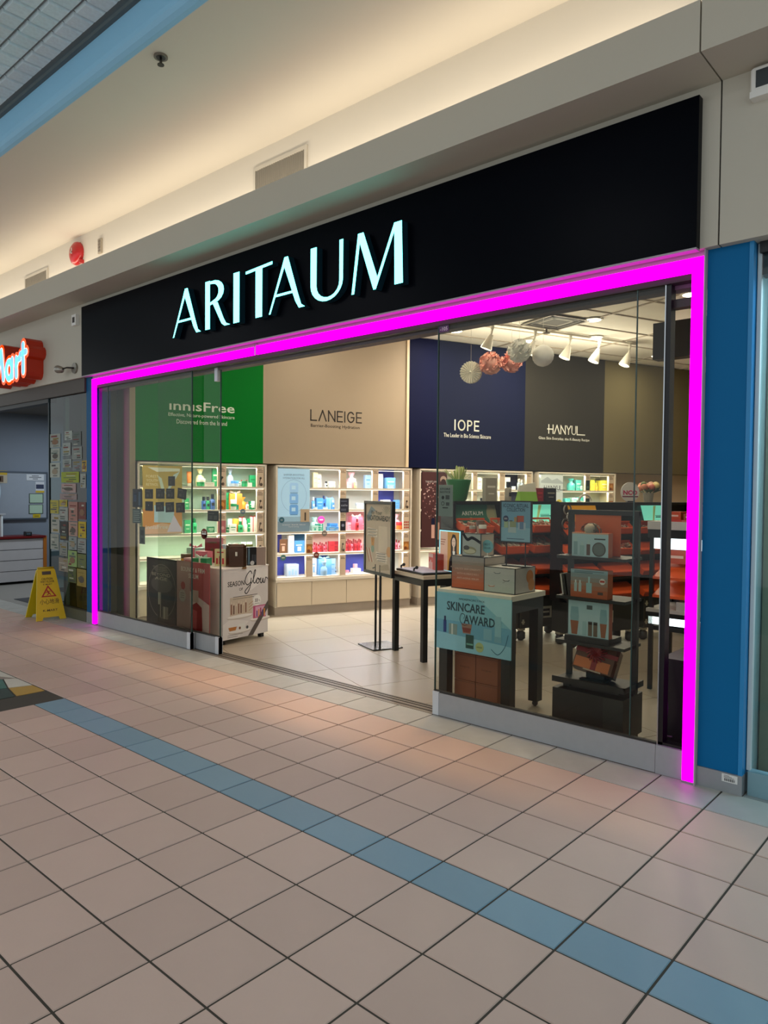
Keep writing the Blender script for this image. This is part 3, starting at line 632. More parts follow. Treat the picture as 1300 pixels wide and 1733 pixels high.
# ------------------------------------------------------------------ products
def product(kind, c1, c2, w_, h_, d=None):
    """one packaged product standing on z=0 with its front to -y"""
    b = MB(); m1 = mat(c1, .35, spec=.5); m2 = mat(c2, .3, spec=.5); d = d or w_ * .8; hw = w_ / 2
    if kind == 'box':
        b.box(-hw, hw, -d/2, d/2, 0, h_, m1); b.rect(-hw*.7, h_*.58, w_*.7, h_*.09, -d/2-.0006, m2); b.rect(-hw*.5, h_*.3, w_*.5, h_*.05, -d/2-.0006, m2)
    elif kind == 'bottle':
        r = hw; b.lathe(0, 0, [(r*.92,0),(r,.006),(r,h_*.62),(r*.8,h_*.68),(r*.45,h_*.70),(r*.45,h_*.74)], m1, 12); b.lathe(0, 0, [(r*.6,h_*.72),(r*.6,h_)], m2, 12)
        b.rect(-r*.5, h_*.25, r, h_*.2, -r*1.01, m2)
    elif kind == 'pump':
        r = hw; b.lathe(0, 0, [(r*.95,0),(r,.006),(r,h_*.60),(r*.85,h_*.66),(r*.4,h_*.68)], m1, 12); b.cyl(0, 0, h_*.68, h_*.88, r*.28, m2, 8); b.box(-r*.9, r*.3, -r*.22, r*.22, h_*.88, h_*.97, m2)
    elif kind == 'jar':
        r = hw; b.lathe(0, 0, [(r*.85,0),(r,h_*.12),(r,h_*.55)], m1, 14); b.lathe(0, 0, [(r*1.02,h_*.56),(r*1.02,h_*.96),(r*.95,h_)], m2, 14)
    elif kind == 'tube':
        b.lathe(0, 0, [(hw*.72,0),(hw*.72,h_*.22)], m2, 10)
        n = 10; v = []
        for (a, dd, z) in ((hw*.8, hw*.8, h_*.22), (hw*.95, hw*.55, h_*.6), (hw, .003, h_)):
            v += [(a*math.cos(6.2832*i/n), dd*math.sin(6.2832*i/n), z) for i in range(n)]
        b.add(v, [(k*n+i, k*n+(i+1)%n, (k+1)*n+(i+1)%n, (k+1)*n+i) for k in range(2) for i in range(n)] + [tuple(range(2*n, 3*n))], m1, True)
    elif kind == 'gift':
        b.box(-hw, hw, -d/2, d/2, 0, h_, m1); b.box(-w_*.06, w_*.06, -d/2-.002, d/2+.002, 0, h_+.002, m2)
        for sx in (-1, 1): b.add([(0,-d*.2,h_),(sx*hw*.8,-d*.2,h_+w_*.28),(sx*hw*.9,-d*.2,h_+w_*.08),(0,-d*.1,h_+.004),(sx*hw*.7,-d*.0,h_+w_*.2)], [(0,2,1),(0,1,4,3)], m2)
        b.ball((0,-d*.2,h_+w_*.06), w_*.08, m2, 8)
    elif kind == 'card':
        b.box(-hw, hw, -.003, .003, 0, h_, m1); b.rect(-hw*.7, h_*.6, w_*.6, h_*.07, -.004, m2); b.rect(-hw*.4, h_*.15, w_*.35, h_*.35, -.004, m2)
    elif kind == 'set':      # carton with a printed row of bottles
        b.box(-hw, hw, -d/2, d/2, 0, h_, m1)
        for k in range(3): b.rect(-hw*.75 + k*w_*.27, h_*.12, w_*.17, h_*(.35 + .12*(k == 1)), -d/2-.0006, m2)
        b.rect(-hw*.6, h_*.78, w_*.6, h_*.07, -d/2-.0006, m2)
    elif kind == 'bag':      # clear bag gathered with a ribbon
        b.lathe(0, 0, [(hw*.9,0),(hw,h_*.3),(hw*.9,h_*.55),(hw*.3,h_*.7),(hw*.7,h_*.95),(hw*.75,h_)], m1, 9); b.lathe(0, 0, [(hw*.38,h_*.67),(hw*.38,h_*.73)], m2, 9)
    return b
KW = {'box': 'carton', 'bottle': 'bottle', 'pump': 'pump bottle', 'jar': 'lidded jar', 'tube': 'squeeze tube', 'gift': 'gift box with bow', 'card': 'upright card', 'set': 'boxed set', 'bag': 'ribboned gift bag'}
CN = {'#1f8a55': 'green', '#2a9d63': 'bright green', '#146b3f': 'dark green', '#dfe6da': 'white', '#e8e4d4': 'ivory', '#3f5f9c': 'slate blue', '#4d8fd0': 'blue', '#6aa8dc': 'sky blue', '#9cc4e6': 'pale blue', '#e7d9a5': 'pale yellow',
      '#f0883a': 'orange', '#e9a43c': 'amber', '#c9343c': 'red', '#8e2430': 'dark red', '#e0748a': 'pink', '#eeb3bd': 'pale pink', '#3f9a80': 'teal green', '#b7d8cc': 'mint', '#b9c7d6': 'silver blue', '#f4f2ea': 'white', '#c6a08a': 'tan', '#6a4a30': 'brown',
      '#d9cf4a': 'yellow', '#4fb0aa': 'teal', '#2b3a6b': 'navy', '#c04a2a': 'rust orange', '#20242c': 'black', '#9a9484': 'taupe', '#86b83f': 'lime green', '#d8d2c2': 'cream', '#e25a6c': 'coral', '#7f8a3c': 'olive'}
_used = {}
def put(kind, c1, c2, w_, h_, loc, rotz, where, group, d=None):
    o = product(kind, c1, c2, w_, h_, d).build({'box':'product_carton','bottle':'product_bottle','pump':'pump_bottle','jar':'cream_jar','tube':'cream_tube','gift':'gift_box','card':'standing_card','set':'gift_set','bag':'gift_bag'}[kind], None, loc, rotz)
    return tag(o, '%s %s, %s' % (CN[c1], KW[kind], where), KW[kind].split(' ')[-1] if kind not in ('gift','bag') else ('gift box' if kind == 'gift' else 'gift bag'), group)
def shelf_row(where, group, r, sa, sb, items):
    """items: (kind, c1, c2, w, h, pos 0..1, depth offset)"""
    for k, it in enumerate(sorted(items, key=lambda q: q[5])):
        kind, c1, c2, w_, h_, pos = it[:6]; off = it[6] if len(it) > 6 else 0
        s = sa + (sb - sa) * pos; s += (.135 + off) * (s + 2.85) / 8.4 * .8
        put(kind, c1, c2, w_, min(h_, top(r) - SHZ[r] - .012), S(s, -.135 - off, SHZ[r]), SR, '%s along, %s' % (ORD[k], where), group)
G, G2, G3, W_, IV, SB, BL, SK, PB_, PY, OR, AM, RD, DR, PK, PP, TG, MT, SLV, WH, TN, BR, YE, TE, NV = ['#1f8a55','#2a9d63','#146b3f','#dfe6da','#e8e4d4','#3f5f9c','#4d8fd0','#6aa8dc','#9cc4e6','#e7d9a5','#f0883a','#e9a43c','#c9343c','#8e2430','#e0748a','#eeb3bd','#3f9a80','#b7d8cc','#b9c7d6','#f4f2ea','#c6a08a','#6a4a30','#d9cf4a','#4fb0aa','#2b3a6b']
g1 = 'products in the cabinet under the green wall'
c1n = 'shelf of green-wall cabinet'
shelf_row('top %s, near the yellow poster' % c1n, g1, 4, -1.06, -.70, [('tube',OR,IV,.06,.17,.14),('bag',PY,G,.10,.20,.48),('jar',G2,IV,.10,.09,.50,-.07),('box',IV,TN,.12,.05,.74,-.06),('box',G2,IV,.06,.21,.95)])
shelf_row('second %s, near the yellow poster' % c1n, g1, 3, -1.06, -.70, [('box',G2,IV,.05,.13,.06),('bottle',SB,'#20242c',.055,.15,.60),('bottle',G2,'#20242c',.05,.15,.73),('bottle',SB,'#20242c',.06,.18,.88)])
shelf_row('third %s, near the yellow poster' % c1n, g1, 2, -1.06, -.70, [('box',G2,IV,.07,.15,.08),('bottle',G2,G3,.06,.17,.30),('box',G3,IV,.08,.07,.82)])
shelf_row('top %s, centre bay' % c1n, g1, 4, -.585, -.245, [('bag',SLV,BL,.08,.21,.14),('jar',SLV,BL,.09,.07,.30,-.06),('box',W_,G,.05,.06,.48),('gift',W_,RD,.09,.06,.62),('jar',G2,G3,.07,.07,.64,-.07),('box',W_,IV,.06,.05,.80,-.06),('box',G2,G3,.07,.14,.92)])
shelf_row('second %s, centre bay' % c1n, g1, 3, -.585, -.245, [('box',G2,G,.045,.20,.06),('gift',OR,'#e8e4d4',.15,.19,.30),('jar',G2,IV,.06,.12,.22,-.05),('jar',W_,G,.07,.07,.26,-.09),('bag',AM,YE,.12,.15,.56),('box',TG,G,.04,.06,.36,-.10),('bottle',IV,TN,.04,.09,.74,-.06),('box',G2,IV,.05,.10,.88),('tube',W_,G,.05,.10,.95,-.07)])
shelf_row('third %s, centre bay' % c1n, g1, 2, -.585, -.245, [('box',G3,IV,.05,.06,.06,-.05),('tube',MT,G,.06,.16,.14),('box',W_,G,.08,.10,.22,-.07),('jar',OR,AM,.08,.16,.34),('bottle',G2,G3,.06,.13,.50,-.05),('gift',W_,RD,.08,.17,.55,.04),('bottle',IV,W_,.045,.14,.68,-.05),('box',G2,W_,.06,.16,.82),('gift',IV,RD,.07,.18,.94)])
shelf_row('fourth %s, centre bay' % c1n, g1, 1, -.585, -.245, [('gift',W_,IV,.10,.12,.20),('tube',W_,IV,.07,.15,.62),('tube',WH,IV,.07,.15,.84)])
shelf_row('bottom %s, centre bay' % c1n, g1, 0, -.585, -.245, [('box',W_,IV,.08,.12,.9)])
g2 = 'products in the cabinet under the cream wall'; c2n = 'shelf of cream-wall cabinet'
shelf_row('top %s, first bay' % c2n, g2, 4, .485, .835, [('box',PY,TN,.06,.19,.12),('box',IV,TN,.07,.17,.24,.03),('bottle',W_,'#20242c',.04,.08,.55),('jar',W_,IV,.10,.08,.76)])
shelf_row('top %s, second bay' % c2n, g2, 4, .945, 1.294, [('bag',PP,W_,.13,.20,.22),('bottle',PY,IV,.04,.12,.36,-.08),('box',WH,PP,.05,.08,.12,-.08),('box',PB_,BL,.08,.17,.86)])
shelf_row('top %s, third bay' % c2n, g2, 4, 1.394, 1.735, [('card',WH,PB_,.09,.19,.10),('box',SK,WH,.13,.14,.50),('box',PB_,WH,.07,.05,.54,-.08),('tube',PB_,W_,.04,.07,.72)])
shelf_row('second %s, first bay' % c2n, g2, 3, .485, .835, [('bottle',SK,W_,.045,.15,.06),('box',BL,PB_,.09,.14,.28),('bottle',BL,NV,.04,.17,.46),('gift',SK,PB_,.11,.13,.66),('bottle',BL,W_,.045,.12,.80,-.05),('jar',WH,PB_,.05,.03,.12,-.1),('jar',WH,PB_,.06,.03,.50,-.1)])
shelf_row('second %s, second bay' % c2n, g2, 3, .945, 1.294, [('bottle',PB_,W_,.035,.13,.04),('jar',W_,SLV,.08,.08,.52),('box',SLV,W_,.07,.08,.68)])
shelf_row('second %s, third bay' % c2n, g2, 3, 1.394, 1.735, [('box',WH,PB_,.11,.12,.34),('box',SK,BL,.07,.12,.82),('jar',PB_,W_,.07,.03,.06)])
shelf_row('third %s, first bay' % c2n, g2, 2, .485, .835, [('bag',MT,TG,.11,.17,.10),('box',TG,MT,.09,.09,.26,-.06),('card',MT,TG,.08,.07,.12,-.10),('box',BL,NV,.11,.09,.80),('box',SK,WH,.10,.05,.72,-.08),('jar',PB_,BL,.07,.05,.94,-.07)])
shelf_row('third %s, second bay' % c2n, g2, 2, .945, 1.294, [('box',PP,PK,.08,.10,.16),('gift',PK,WH,.15,.17,.40),('bottle',RD,DR,.045,.15,.44,-.10),('box',PK,PP,.05,.12,.68),('box',PP,WH,.05,.12,.84)])
shelf_row('third %s, third bay' % c2n, g2, 2, 1.394, 1.735, [('bag',PP,SLV,.12,.20,.80),('jar',OR,RD,.08,.10,.92,-.08)])
lips = lambda n, cs, p0, p1, h_: [('bottle', cs[k % len(cs)], DR, .032, h_ + .012 * ((k * 5) % 3), p0 + (p1 - p0) * k / max(1, n - 1)) for k in range(n)]
shelf_row('fourth %s, first bay' % c2n, g2, 1, .485, .835, lips(8, [PK, '#e25a6c', RD, '#e25a6c', RD, DR], .04, .56, .10) + [('box', RD, DR, .07, .13, .76), ('box', DR, RD, .06, .13, .92)])
shelf_row('fourth %s, second bay' % c2n, g2, 1, .945, 1.294, lips(9, [RD, DR, RD, PK, DR], .04, .62, .13) + [('box', PP, PK, .05, .08, .8)])
shelf_row('fourth %s, third bay' % c2n, g2, 1, 1.394, 1.735, lips(4, [DR, RD, PK, PP], .60, .95, .12))
shelf_row('fourth %s, under the blue poster' % c2n, g2, 1, .03, .385, [('card', BR, TN, .10, .17, .26), ('box', WH, PB_, .07, .22, .52), ('card', '#4d8fd0', WH, .13, .15, .84, -.02)])
shelf_row('bottom %s, under the blue poster' % c2n, g2, 0, .03, .385, [('set', SLV, PB_, .15, .15, .55)])
shelf_row('bottom %s, first bay' % c2n, g2, 0, .485, .835, [('card', WH, PB_, .07, .21, .10), ('gift', SK, MT, .17, .20, .46), ('bag', PB_, SK, .09, .17, .46, -.10), ('box', PB_, SK, .09, .20, .76), ('bottle', PB_, '#20242c', .03, .09, .92)])
shelf_row('bottom %s, second bay' % c2n, g2, 0, .945, 1.294, [('jar', PP, PK, .05, .04, .08), ('box', WH, PP, .11, .06, .42), ('jar', WH, PP, .06, .11, .42, .06)])
g3 = 'products in the cabinet under the navy wall'; c3n = 'shelf of navy-wall cabinet'
shelf_row('top %s, first bay' % c3n, g3, 4, 2.466, 2.825, [('bottle', IV, TN, .06, .13, .2), ('box', IV, AM, .06, .15, .4)])
shelf_row('top %s, second bay' % c3n, g3, 4, 2.934, 3.273, [('box', W_, TN, .07, .17, .10), ('box', W_, IV, .09, .15, .40), ('box', W_, SLV, .10, .15, .74)])
shelf_row('top %s, third bay' % c3n, g3, 4, 3.394, 3.748, [('card', WH, SLV, .09, .18, .20), ('jar', WH, SLV, .06, .05, .48, -.06), ('bottle', SLV, WH, .05, .16, .76), ('bottle', SLV, WH, .05, .15, .90)])
shelf_row('second %s, first bay' % c3n, g3, 3, 2.466, 2.825, [('box', '#9a9484', IV, .07, .13, .60), ('box', W_, TN, .06, .13, .82)])
shelf_row('second %s, second bay' % c3n, g3, 3, 2.934, 3.273, [('box', '#86b83f', IV, .06, .08, .06), ('bottle', '#7f8a3c', '#20242c', .05, .15, .24), ('jar', '#86b83f', IV, .06, .07, .42)])
g4 = 'products in the cabinet under the grey wall'; c4n = 'shelf of grey-wall cabinet'
shelf_row('top %s, first bay' % c4n, g4, 4, 4.492, 4.86, [('bag', TE, MT, .13, .18, .38), ('box', TE, W_, .10, .16, .70), ('tube', MT, TE, .05, .07, .92, -.06)])
shelf_row('top %s, second bay' % c4n, g4, 4, 4.989, 5.328, [('box', YE, AM, .08, .16, .14), ('bottle', AM, YE, .06, .12, .40), ('box', YE, IV, .14, .16, .76)])
shelf_row('second %s, first bay' % c4n, g4, 3, 4.492, 4.86, [('box', TE, MT, .09, .15, .14), ('set', MT, TE, .12, .16, .50), ('box', TE, W_, .10, .17, .84)])
shelf_row('second %s, second bay' % c4n, g4, 3, 4.989, 5.328, [('box', YE, W_, .14, .07, .26), ('box', YE, AM, .13, .09, .74)])
# ================================================================== shop ceiling lights
DLM = mat('#fff1d6', .5, emit=9, var=0, name='downlight_lens'); TRIMW = mat('#e9e3d6', .5)
def downlight(x, y, label, power=13, spread=None):
    t = thing('downlight', label, 'light', (x, y, H), 0, 'recessed downlights in the shop ceiling')
    MB().lathe(0, 0, [(.105, -.006), (.11, 0)], TRIMW, 24).build('trim_ring', t); MB().lathe(0, 0, [(.078, -.010), (.085, -.005)], DLM, 24).build('lens', t)
    area_light('downlight_beam', (0, 0, -.015), .15, power, WARM2, parent=t).data.shape = 'DISK'
DL = [(-1.193, 4.128, 'bright downlight nearest the ceiling air diffuser'), (-2.388, 4.704, 'downlight between the hanging lanterns and the navy wall'), (-1.611, 5.051, 'downlight beyond the diffuser towards the grey wall'),
      (-1.477, 6.804, 'deepest downlight near the tan wall'), (-2.79, 3.586, 'downlight just inside the edge of the wide glass panel'), (.051, 3.737, 'downlight beside the sprinkler next to the magenta light')]
for x, y, l in DL: downlight(x, y, l)
for x, y, l in [(-4.55, .62, 'downlight behind the fixed glass by the green wall'), (-3.3, 1.9, 'downlight over the promotion plinth'), (-2.5, .52, 'downlight over the open doorway near the sliding door'), (-1.1, .52, 'downlight over the open doorway near the wide glass'), (.5, .62, 'downlight over the black rolling rack')]:
    downlight(x, y, l, 22 if x < -4 else 9)
for x in (-4.1, -2.9, -1.7, -.5, .6): spot_light('doorway_spot', (x, .47, 3.47), (x + .1, -.75, 0), 110, (1, .56, .22), 40, .8, .05)
DIF = thing('air_diffuser', 'square grey air diffuser in the shop ceiling', 'diffuser', S(2.95, 1.55, H), SR)
for k in range(4):
    a = .29 - .065 * k; f = MB(); zz = -.012 + .004 * k
    m = mat('#9a9284', .5) if k % 2 == 0 else mat('#57524a', .6)
    for (xa, xb, ya, yb) in ((-a, a, -a, -a + .03), (-a, a, a - .03, a), (-a, -a + .03, -a, a), (a - .03, a, -a, a)): f.box(xa, xb, ya, yb, zz, 0, m)
    f.build('louvre_ring', DIF)
MB().box(-.29, .29, -.29, .29, -.002, 0, mat('#4d4840', .7)).build('backing', DIF)
# track lighting
TW = mat('#ded8ca', .45); LMP = mat('#fff0cf', .5, emit=4, var=0, name='lamp_face')
track = thing('light_track', 'white ceiling track holding the spotlights', 'track', (0, 0, 0))
p0, p1 = Vector((-2.25, 3.3, H - .012)), Vector((-1.35, 5.75, H - .012))
MB().tube([p0, p1], .018, TW, 4).build('rail', track)
dirv = (p1 - p0).normalized()
for k, (f_, l) in enumerate([(.08, 'white track spotlight at the near end of the ceiling track'), (.33, 'second white track spotlight along the ceiling track'), (.55, 'third white track spotlight, in front of the air diffuser'), (.74, 'fourth white track spotlight along the ceiling track'), (.95, 'white track spotlight at the far end of the ceiling track')]):
    p = p0 + (p1 - p0) * f_
    t = thing('track_spotlight', l, 'spotlight', (p.x, p.y, H - .03), math.radians(200 + 7 * k), 'spotlights on the ceiling track')
    MB().cyl(0, 0, -.05, .01, .02, TW, 10).build('adapter', t); MB().tube([(0,0,-.05),(.01,0,-.10),(.03,0,-.14)], .012, TW).build('arm', t)
    h = MB().lathe(0, 0, [(.022, .09), (.032, .06), (.05, 0), (.072, -.075), (.072, -.085)], TW, 18); h.lathe(0, 0, [(.06, -.087), (.066, -.083)], LMP, 18)
    d_ = bpy.data.lights.new('ceiling_fill_light', 'POINT'); d_.energy = 13; d_.color = WARM2; d_.shadow_soft_size = .06; lo = bpy.data.objects.new('ceiling_fill_light', d_); COL.objects.link(lo); lo.parent = t; lo.location = (.19, 0, -.45)  # added point fill hung below the heads to brighten the shop ceiling
    o = h.build('lamp_head', t); o.location = (.045, 0, -.20); o.rotation_euler = (0, math.radians(-22), 0)
spot_light('display_fill_spot', (.55, 1.0, 3.45), S(2.6, 2.8, .9), 60, WARM2, 60, .8)  # added fill spots without fixtures, brighten the gondolas and award table
spot_light('display_fill_spot', (-.1, .9, 3.45), S(1.6, 2.4, .9), 60, WARM2, 60, .8)
spot_light('display_fill_spot', (.2, 2.2, 3.45), (.1, .45, .8), 40, WARM2, 70, .8)
spot_light('display_fill_spot', (-.4, .3, 3.45), (-.1, .35, .8), 14, WARM2, 60, .8)
# wall washing spots aimed at the painted panels
spot_light('wall_spot', S(1.9, 2.2, 3.4), S(1.6, 0, 1.95), 62, WARM, 62, .9)
spot_light('wall_spot', S(-.3, 2.2, 3.4), S(-.5, 0, 2.2), 20, WARM2, 70, .9)
spot_light('wall_spot', S(3.3, 2.4, 3.4), S(3.2, 0, 2.2), 20, WARM2, 70, .9)
spot_light('wall_spot', S(5.2, 2.6, 3.4), S(5.6, 0, 2.2), 22, WARM2, 75, .9)
t = thing('sprinkler', 'small dark sprinkler hanging from the shop ceiling by the magenta light', 'sprinkler', (.02, 3.3, H)); MB().tube([(0,0,0),(0,0,-.06)], .012, mat('#5c5348', .4, metal=.6)).build('body', t); MB().cyl(0, 0, -.068, -.06, .05, mat('#5c5348', .4, metal=.6)).build('deflector', t)
t = thing('sprinkler', 'small dark sprinkler in the shop ceiling left of the air diffuser', 'sprinkler', (-1.85, 4.2, H)); MB().tube([(0,0,0),(0,0,-.05)], .012, mat('#5c5348', .4, metal=.6)).build('body', t); MB().cyl(0, 0, -.058, -.05, .045, mat('#5c5348', .4, metal=.6)).build('deflector', t)
# ================================================================== hanging paper lanterns
def lantern(x, y, z, r, col, style, label):
    t = thing('paper_lantern', label, 'lantern', (x, y, z), .4, 'paper lanterns hanging behind the wide glass')
    m = mat(col, .8, emit=.02, name='tissue_paper')
    if style == 'globe':
        prof = []; n = 18
        for k in range(n + 1):
            a = math.pi * k / n; rr = max(.012, r * math.sin(a)) * (1 + (.02 if k % 2 else -.012)); prof.append((rr, -r * math.cos(a)))
        MB().lathe(0, 0, prof, m, 22).build('shade', t)
    elif style == 'pom':
        rr = random.Random(label); b = MB()
        for k in range(90):
            a = rr.random() * 6.28; zc = rr.uniform(-1, 1); q = math.sqrt(1 - zc*zc); d = Vector((q*math.cos(a), q*math.sin(a), zc)); u = d.orthogonal().normalized(); v = d.cross(u)
            w_ = r * .34; base = d * r * .55; tip = d * r * rr.uniform(.9, 1.04)
            pts = [base - u*w_*.4, base + u*w_*.4] + [tip + u*w_*math.cos(c) + v*w_*.6*math.sin(c)*(1 if i % 2 else .6) for i, c in enumerate((0, .8, 1.57, 2.3, 3.14))]
            b.add(pts, [tuple(range(7))], m)
        b.ball((0,0,0), r*.8, m, 14); b.build('tissue', t)
    else:        # pleated rosette fan, a real pleated disc
        n = 48; b = MB(); v = [(0, -.012, 0), (0, .012, 0)]
        for k in range(n): a = 6.2832*k/n; q = r * (1.02 if k % 2 else .97); v.append((q*math.cos(a), -.018 if k % 2 else .0, q*math.sin(a)))
        for k in range(n): a = 6.2832*k/n; q = r * (1.02 if k % 2 else .97); v.append((q*math.cos(a), .018 if k % 2 else .036, q*math.sin(a)))
        b.add(v, [(0, 2+k, 2+(k+1) % n) for k in range(n)] + [(1, 2+n+(k+1) % n, 2+n+k) for k in range(n)], m); b.ball((0, -.012, 0), r*.1, m, 8); b.build('fan', t)
    MB().tube([(0,0,r*.98),(0,0,H - z)], .0012, mat('#cfc8ba', .6), 3).build('string', t)
lantern(-0.736, 1.000, 2.482, 0.088, '#f0e9d6', 'fan', 'ivory pleated paper fan at the low end of the hanging lanterns')
lantern(-0.582, 1.050, 2.544, 0.090, '#f0b09c', 'pom', 'pink tissue pompom between the ivory fan and the second pink pompom')
lantern(-0.509, 1.250, 2.577, 0.089, '#eca796', 'pom', 'pink tissue pompom partly behind the white pompom')
lantern(-0.255, 0.950, 2.588, 0.088, '#f0ede2', 'pom', 'off white tissue pompom overlapping a pink one')
lantern(-0.137, 1.100, 2.560, 0.082, '#f2eee2', 'globe', 'off white round ribbed paper lantern nearest the grey wall')
# ================================================================== promotion plinth by the sliding door
pl = thing('promotion_plinth', 'white promotion plinth printed Season of Glow beside the sliding door', 'display stand', (-3.15, .60, 0), math.radians(6))
PW = mat('#e3dcd5', .5)
MB().box(-.86, 0, -.30, .31, .05, .735, PW).build('body', pl); MB().box(-.865, .005, -.305, .315, .735, .748, mat('#ece4dc', .4)).build('top', pl)
for (x, y) in ((-.06, -.26), (-.06, .27), (-.80, -.26), (-.80, .27)): MB().box(x - .022, x + .022, y - .022, y + .022, 0, .05, BLACK).build('foot', pl)
# printed side, facing +x: build in an x/z plane and turn it
pb = MB(); y = -.001; DKB = mat('#1c1a1a', .5)
pb.rect(0, .05, .61, .685, y, mat('#d9d2cf', .5)); pb.flat([(.3,.735),(.61,.735),(.61,.62),(.36,.5)], y-.0004, mat('#e9e4e0', .5)); pb.flat([(0,.05),(.2,.05),(.34,.2),(.1,.25),(0,.2)], y-.0004, mat('#e6e0dc', .5))
pb.text('SEASON', .06, .565, y-.001, DKB, w_=.22, h_=.05, al='L', bold=.012); pb.text('OF', .235, .515, y-.001, DKB, h_=.028, al='C', bold=.006)
# script word
def script(b, pts, th, y, m, x, z, w_, h_):
    P = []
    for i in range(len(pts) - 1):
        p0_, p1_, p2_, p3_ = pts[max(i-1,0)], pts[i], pts[i+1], pts[min(i+2, len(pts)-1)]
        for k in range(5):
            q = k / 5; P.append(tuple(.5*((2*p1_[j]) + (-p0_[j]+p2_[j])*q + (2*p0_[j]-5*p1_[j]+4*p2_[j]-p3_[j])*q*q + (-p0_[j]+3*p1_[j]-3*p2_[j]+p3_[j])*q**3) for j in (0, 1)))
    P.append(pts[-1]); strokes(b, x, z, w_, h_, [P], th, y, m)
script(pb, [(.30,.86),(.22,1.0),(.06,.78),(.0,.5),(.10,.32),(.24,.45),(.26,.62),(.22,.2),(.08,-.1),(.0,.02),(.3,.42),(.40,.70),(.46,1.0),(.40,.95),(.36,.5),(.42,.36),(.50,.5),(.55,.6),(.50,.42),(.56,.33),(.63,.45),(.58,.58),(.66,.52),(.70,.58),(.68,.38),(.74,.34),(.80,.55),(.80,.38),(.87,.34),(.92,.58),(1.0,.52)], .009, y-.0012, DKB, .29, .50, .31, .20)
for k in range(2): pb.rect(.13, .455 - .02*k, .33 - .05*k, .006, y-.001, mat('#6d6663', .5))
pb.disc(.455, .395, .055, y-.001, mat('#efece8', .5), 20); pb.text('33', .445, .378, y-.0016, DKB, h_=.034, bold=.02); pb.text('%', .487, .38, y-.0016, DKB, h_=.02); pb.rect(.42, .36, .07, .004, y-.0016, DKB)
TANP = mat('#b08a63', .5)
pb.rect(.09, .27, .30, .185, y-.001, mat('#cdbda9', .5))
for k in range(7): pb.rect(.10 + .032*k, .29, .017, .13 - .012*(k % 3), y-.0015, mat(('#8b5e4a', '#6d4a3c', '#c9b39c')[k % 3], .4)); pb.rect(.10 + .032*k, .39 - .012*(k % 3), .017, .03, y-.0018, mat('#d8c8b4', .4))
for k in range(3): pb.flat([(.34,.30+.03*k),(.40,.33+.03*k),(.40,.337+.03*k),(.34,.307+.03*k)], y-.0018, TANP)
for (cx, cz, r_) in ((.22, .255, .17), (.50, .20, .14), (.22, .11, .15)): pb.flat(arc(cx, cz, r_, .022, 0, 360, 22), y-.0008, mat('#c9beb4', .5)); pb.flat(arc(cx, cz + .008, r_*.97, .016, 0, 360, 22), y-.0012, mat('#eee8e2', .5))
pb.rect(.40, .215, .18, .125, y-.0016, mat('#c0507a', .5)); pb.rect(.43, .225, .15, .105, y-.002, mat('#d9a3c0', .5))
for k in range(5): pb.rect(.445 + .026*k, .228, .015, .06 + .012*(k % 3), y-.0024, mat(('#5a3f7d', '#d98a3a', '#8d2f50')[k % 3], .5))
pb.flat([(.07,.165),(.18,.165),(.165,.13),(.085,.13)], y-.0018, mat('#c07a3a', .4)); pb.rect(.19, .125, .10, .06, y-.0016, WHITE); pb.disc(.22, .145, .014, y-.002, mat('#7d4a2a', .4)); pb.disc(.32, .14, .016, y-.002, mat('#3d3f42', .4)); 
pb.flat([(.33,.05),(.40,.05),(.61,.30),(.61,.38)], y-.0022, mat('#544a45', .5))
pb.tf = Matrix.Translation((.505,.195,0)) @ Matrix.Rotation(-math.radians(52), 4, 'Y') @ Matrix.Translation((-.0,0,0))
for k in range(2): pb.rect(-.12, -.012 + .02*k - .004, .24 - .05*k, .006, y-.003, WHITE)
pb.tf = None
for k in range(2): pb.rect(.06, .085 - .018*k, .2 - .06*k, .005, y-.0016, mat('#8a827d', .5))
o = pb.build('printed_side', pl); o.rotation_euler = (0, 0, math.radians(90)); o.location = (.0, -.30, 0)
# goods on the plinth
def on_plinth(kind, c1, c2, w_, h_, dx, dy, where, rz=0.3, d=None):
    a = math.radians(6); x = -3.15 + dx*math.cos(a) - dy*math.sin(a); y_ = .60 + dx*math.sin(a) + dy*math.cos(a)
    put(kind, c1, c2, w_, h_, (x, y_, .748), rz, where, 'goods on the white promotion plinth', d)
on_plinth('gift', '#b7d8cc', '#e0748a', .17, .15, -.76, .02, 'on the white plinth nearest the green wall', .5)
on_plinth('jar', '#e9a43c', '#6a4a30', .11, .10, -.70, -.17, 'on the white plinth behind the dark poster', .2)
on_plinth('box', '#eeb3bd', '#c9343c', .13, .07, -.55, -.22, 'lying at the front of the white plinth', .1)
on_plinth('set', '#8e2430', '#6a4a30', .17, .26, -.56, .08, 'standing tall on the white plinth', .5, .08)
on_plinth('box', '#e0748a', '#8e2430', .15, .13, -.54, -.07, 'below the tall set on the white plinth', .3, .09)
on_plinth('gift', '#1f8a55', '#dfe6da', .15, .08, -.39, -.22, 'on the white plinth above the pink poster', .5)
on_plinth('bag', '#b9c7d6', '#dfe6da', .11, .20, -.36, .06, 'on the white plinth next to the tall set', .2)
on_plinth('box', '#7f8a3c', '#6a4a30', .10, .20, -.22, .22, 'at the back of the white plinth', .2)
on_plinth('set', '#e7d9a5', '#c9343c', .12, .17, -.23, -.12, 'leaning on the white plinth', .5, .03)
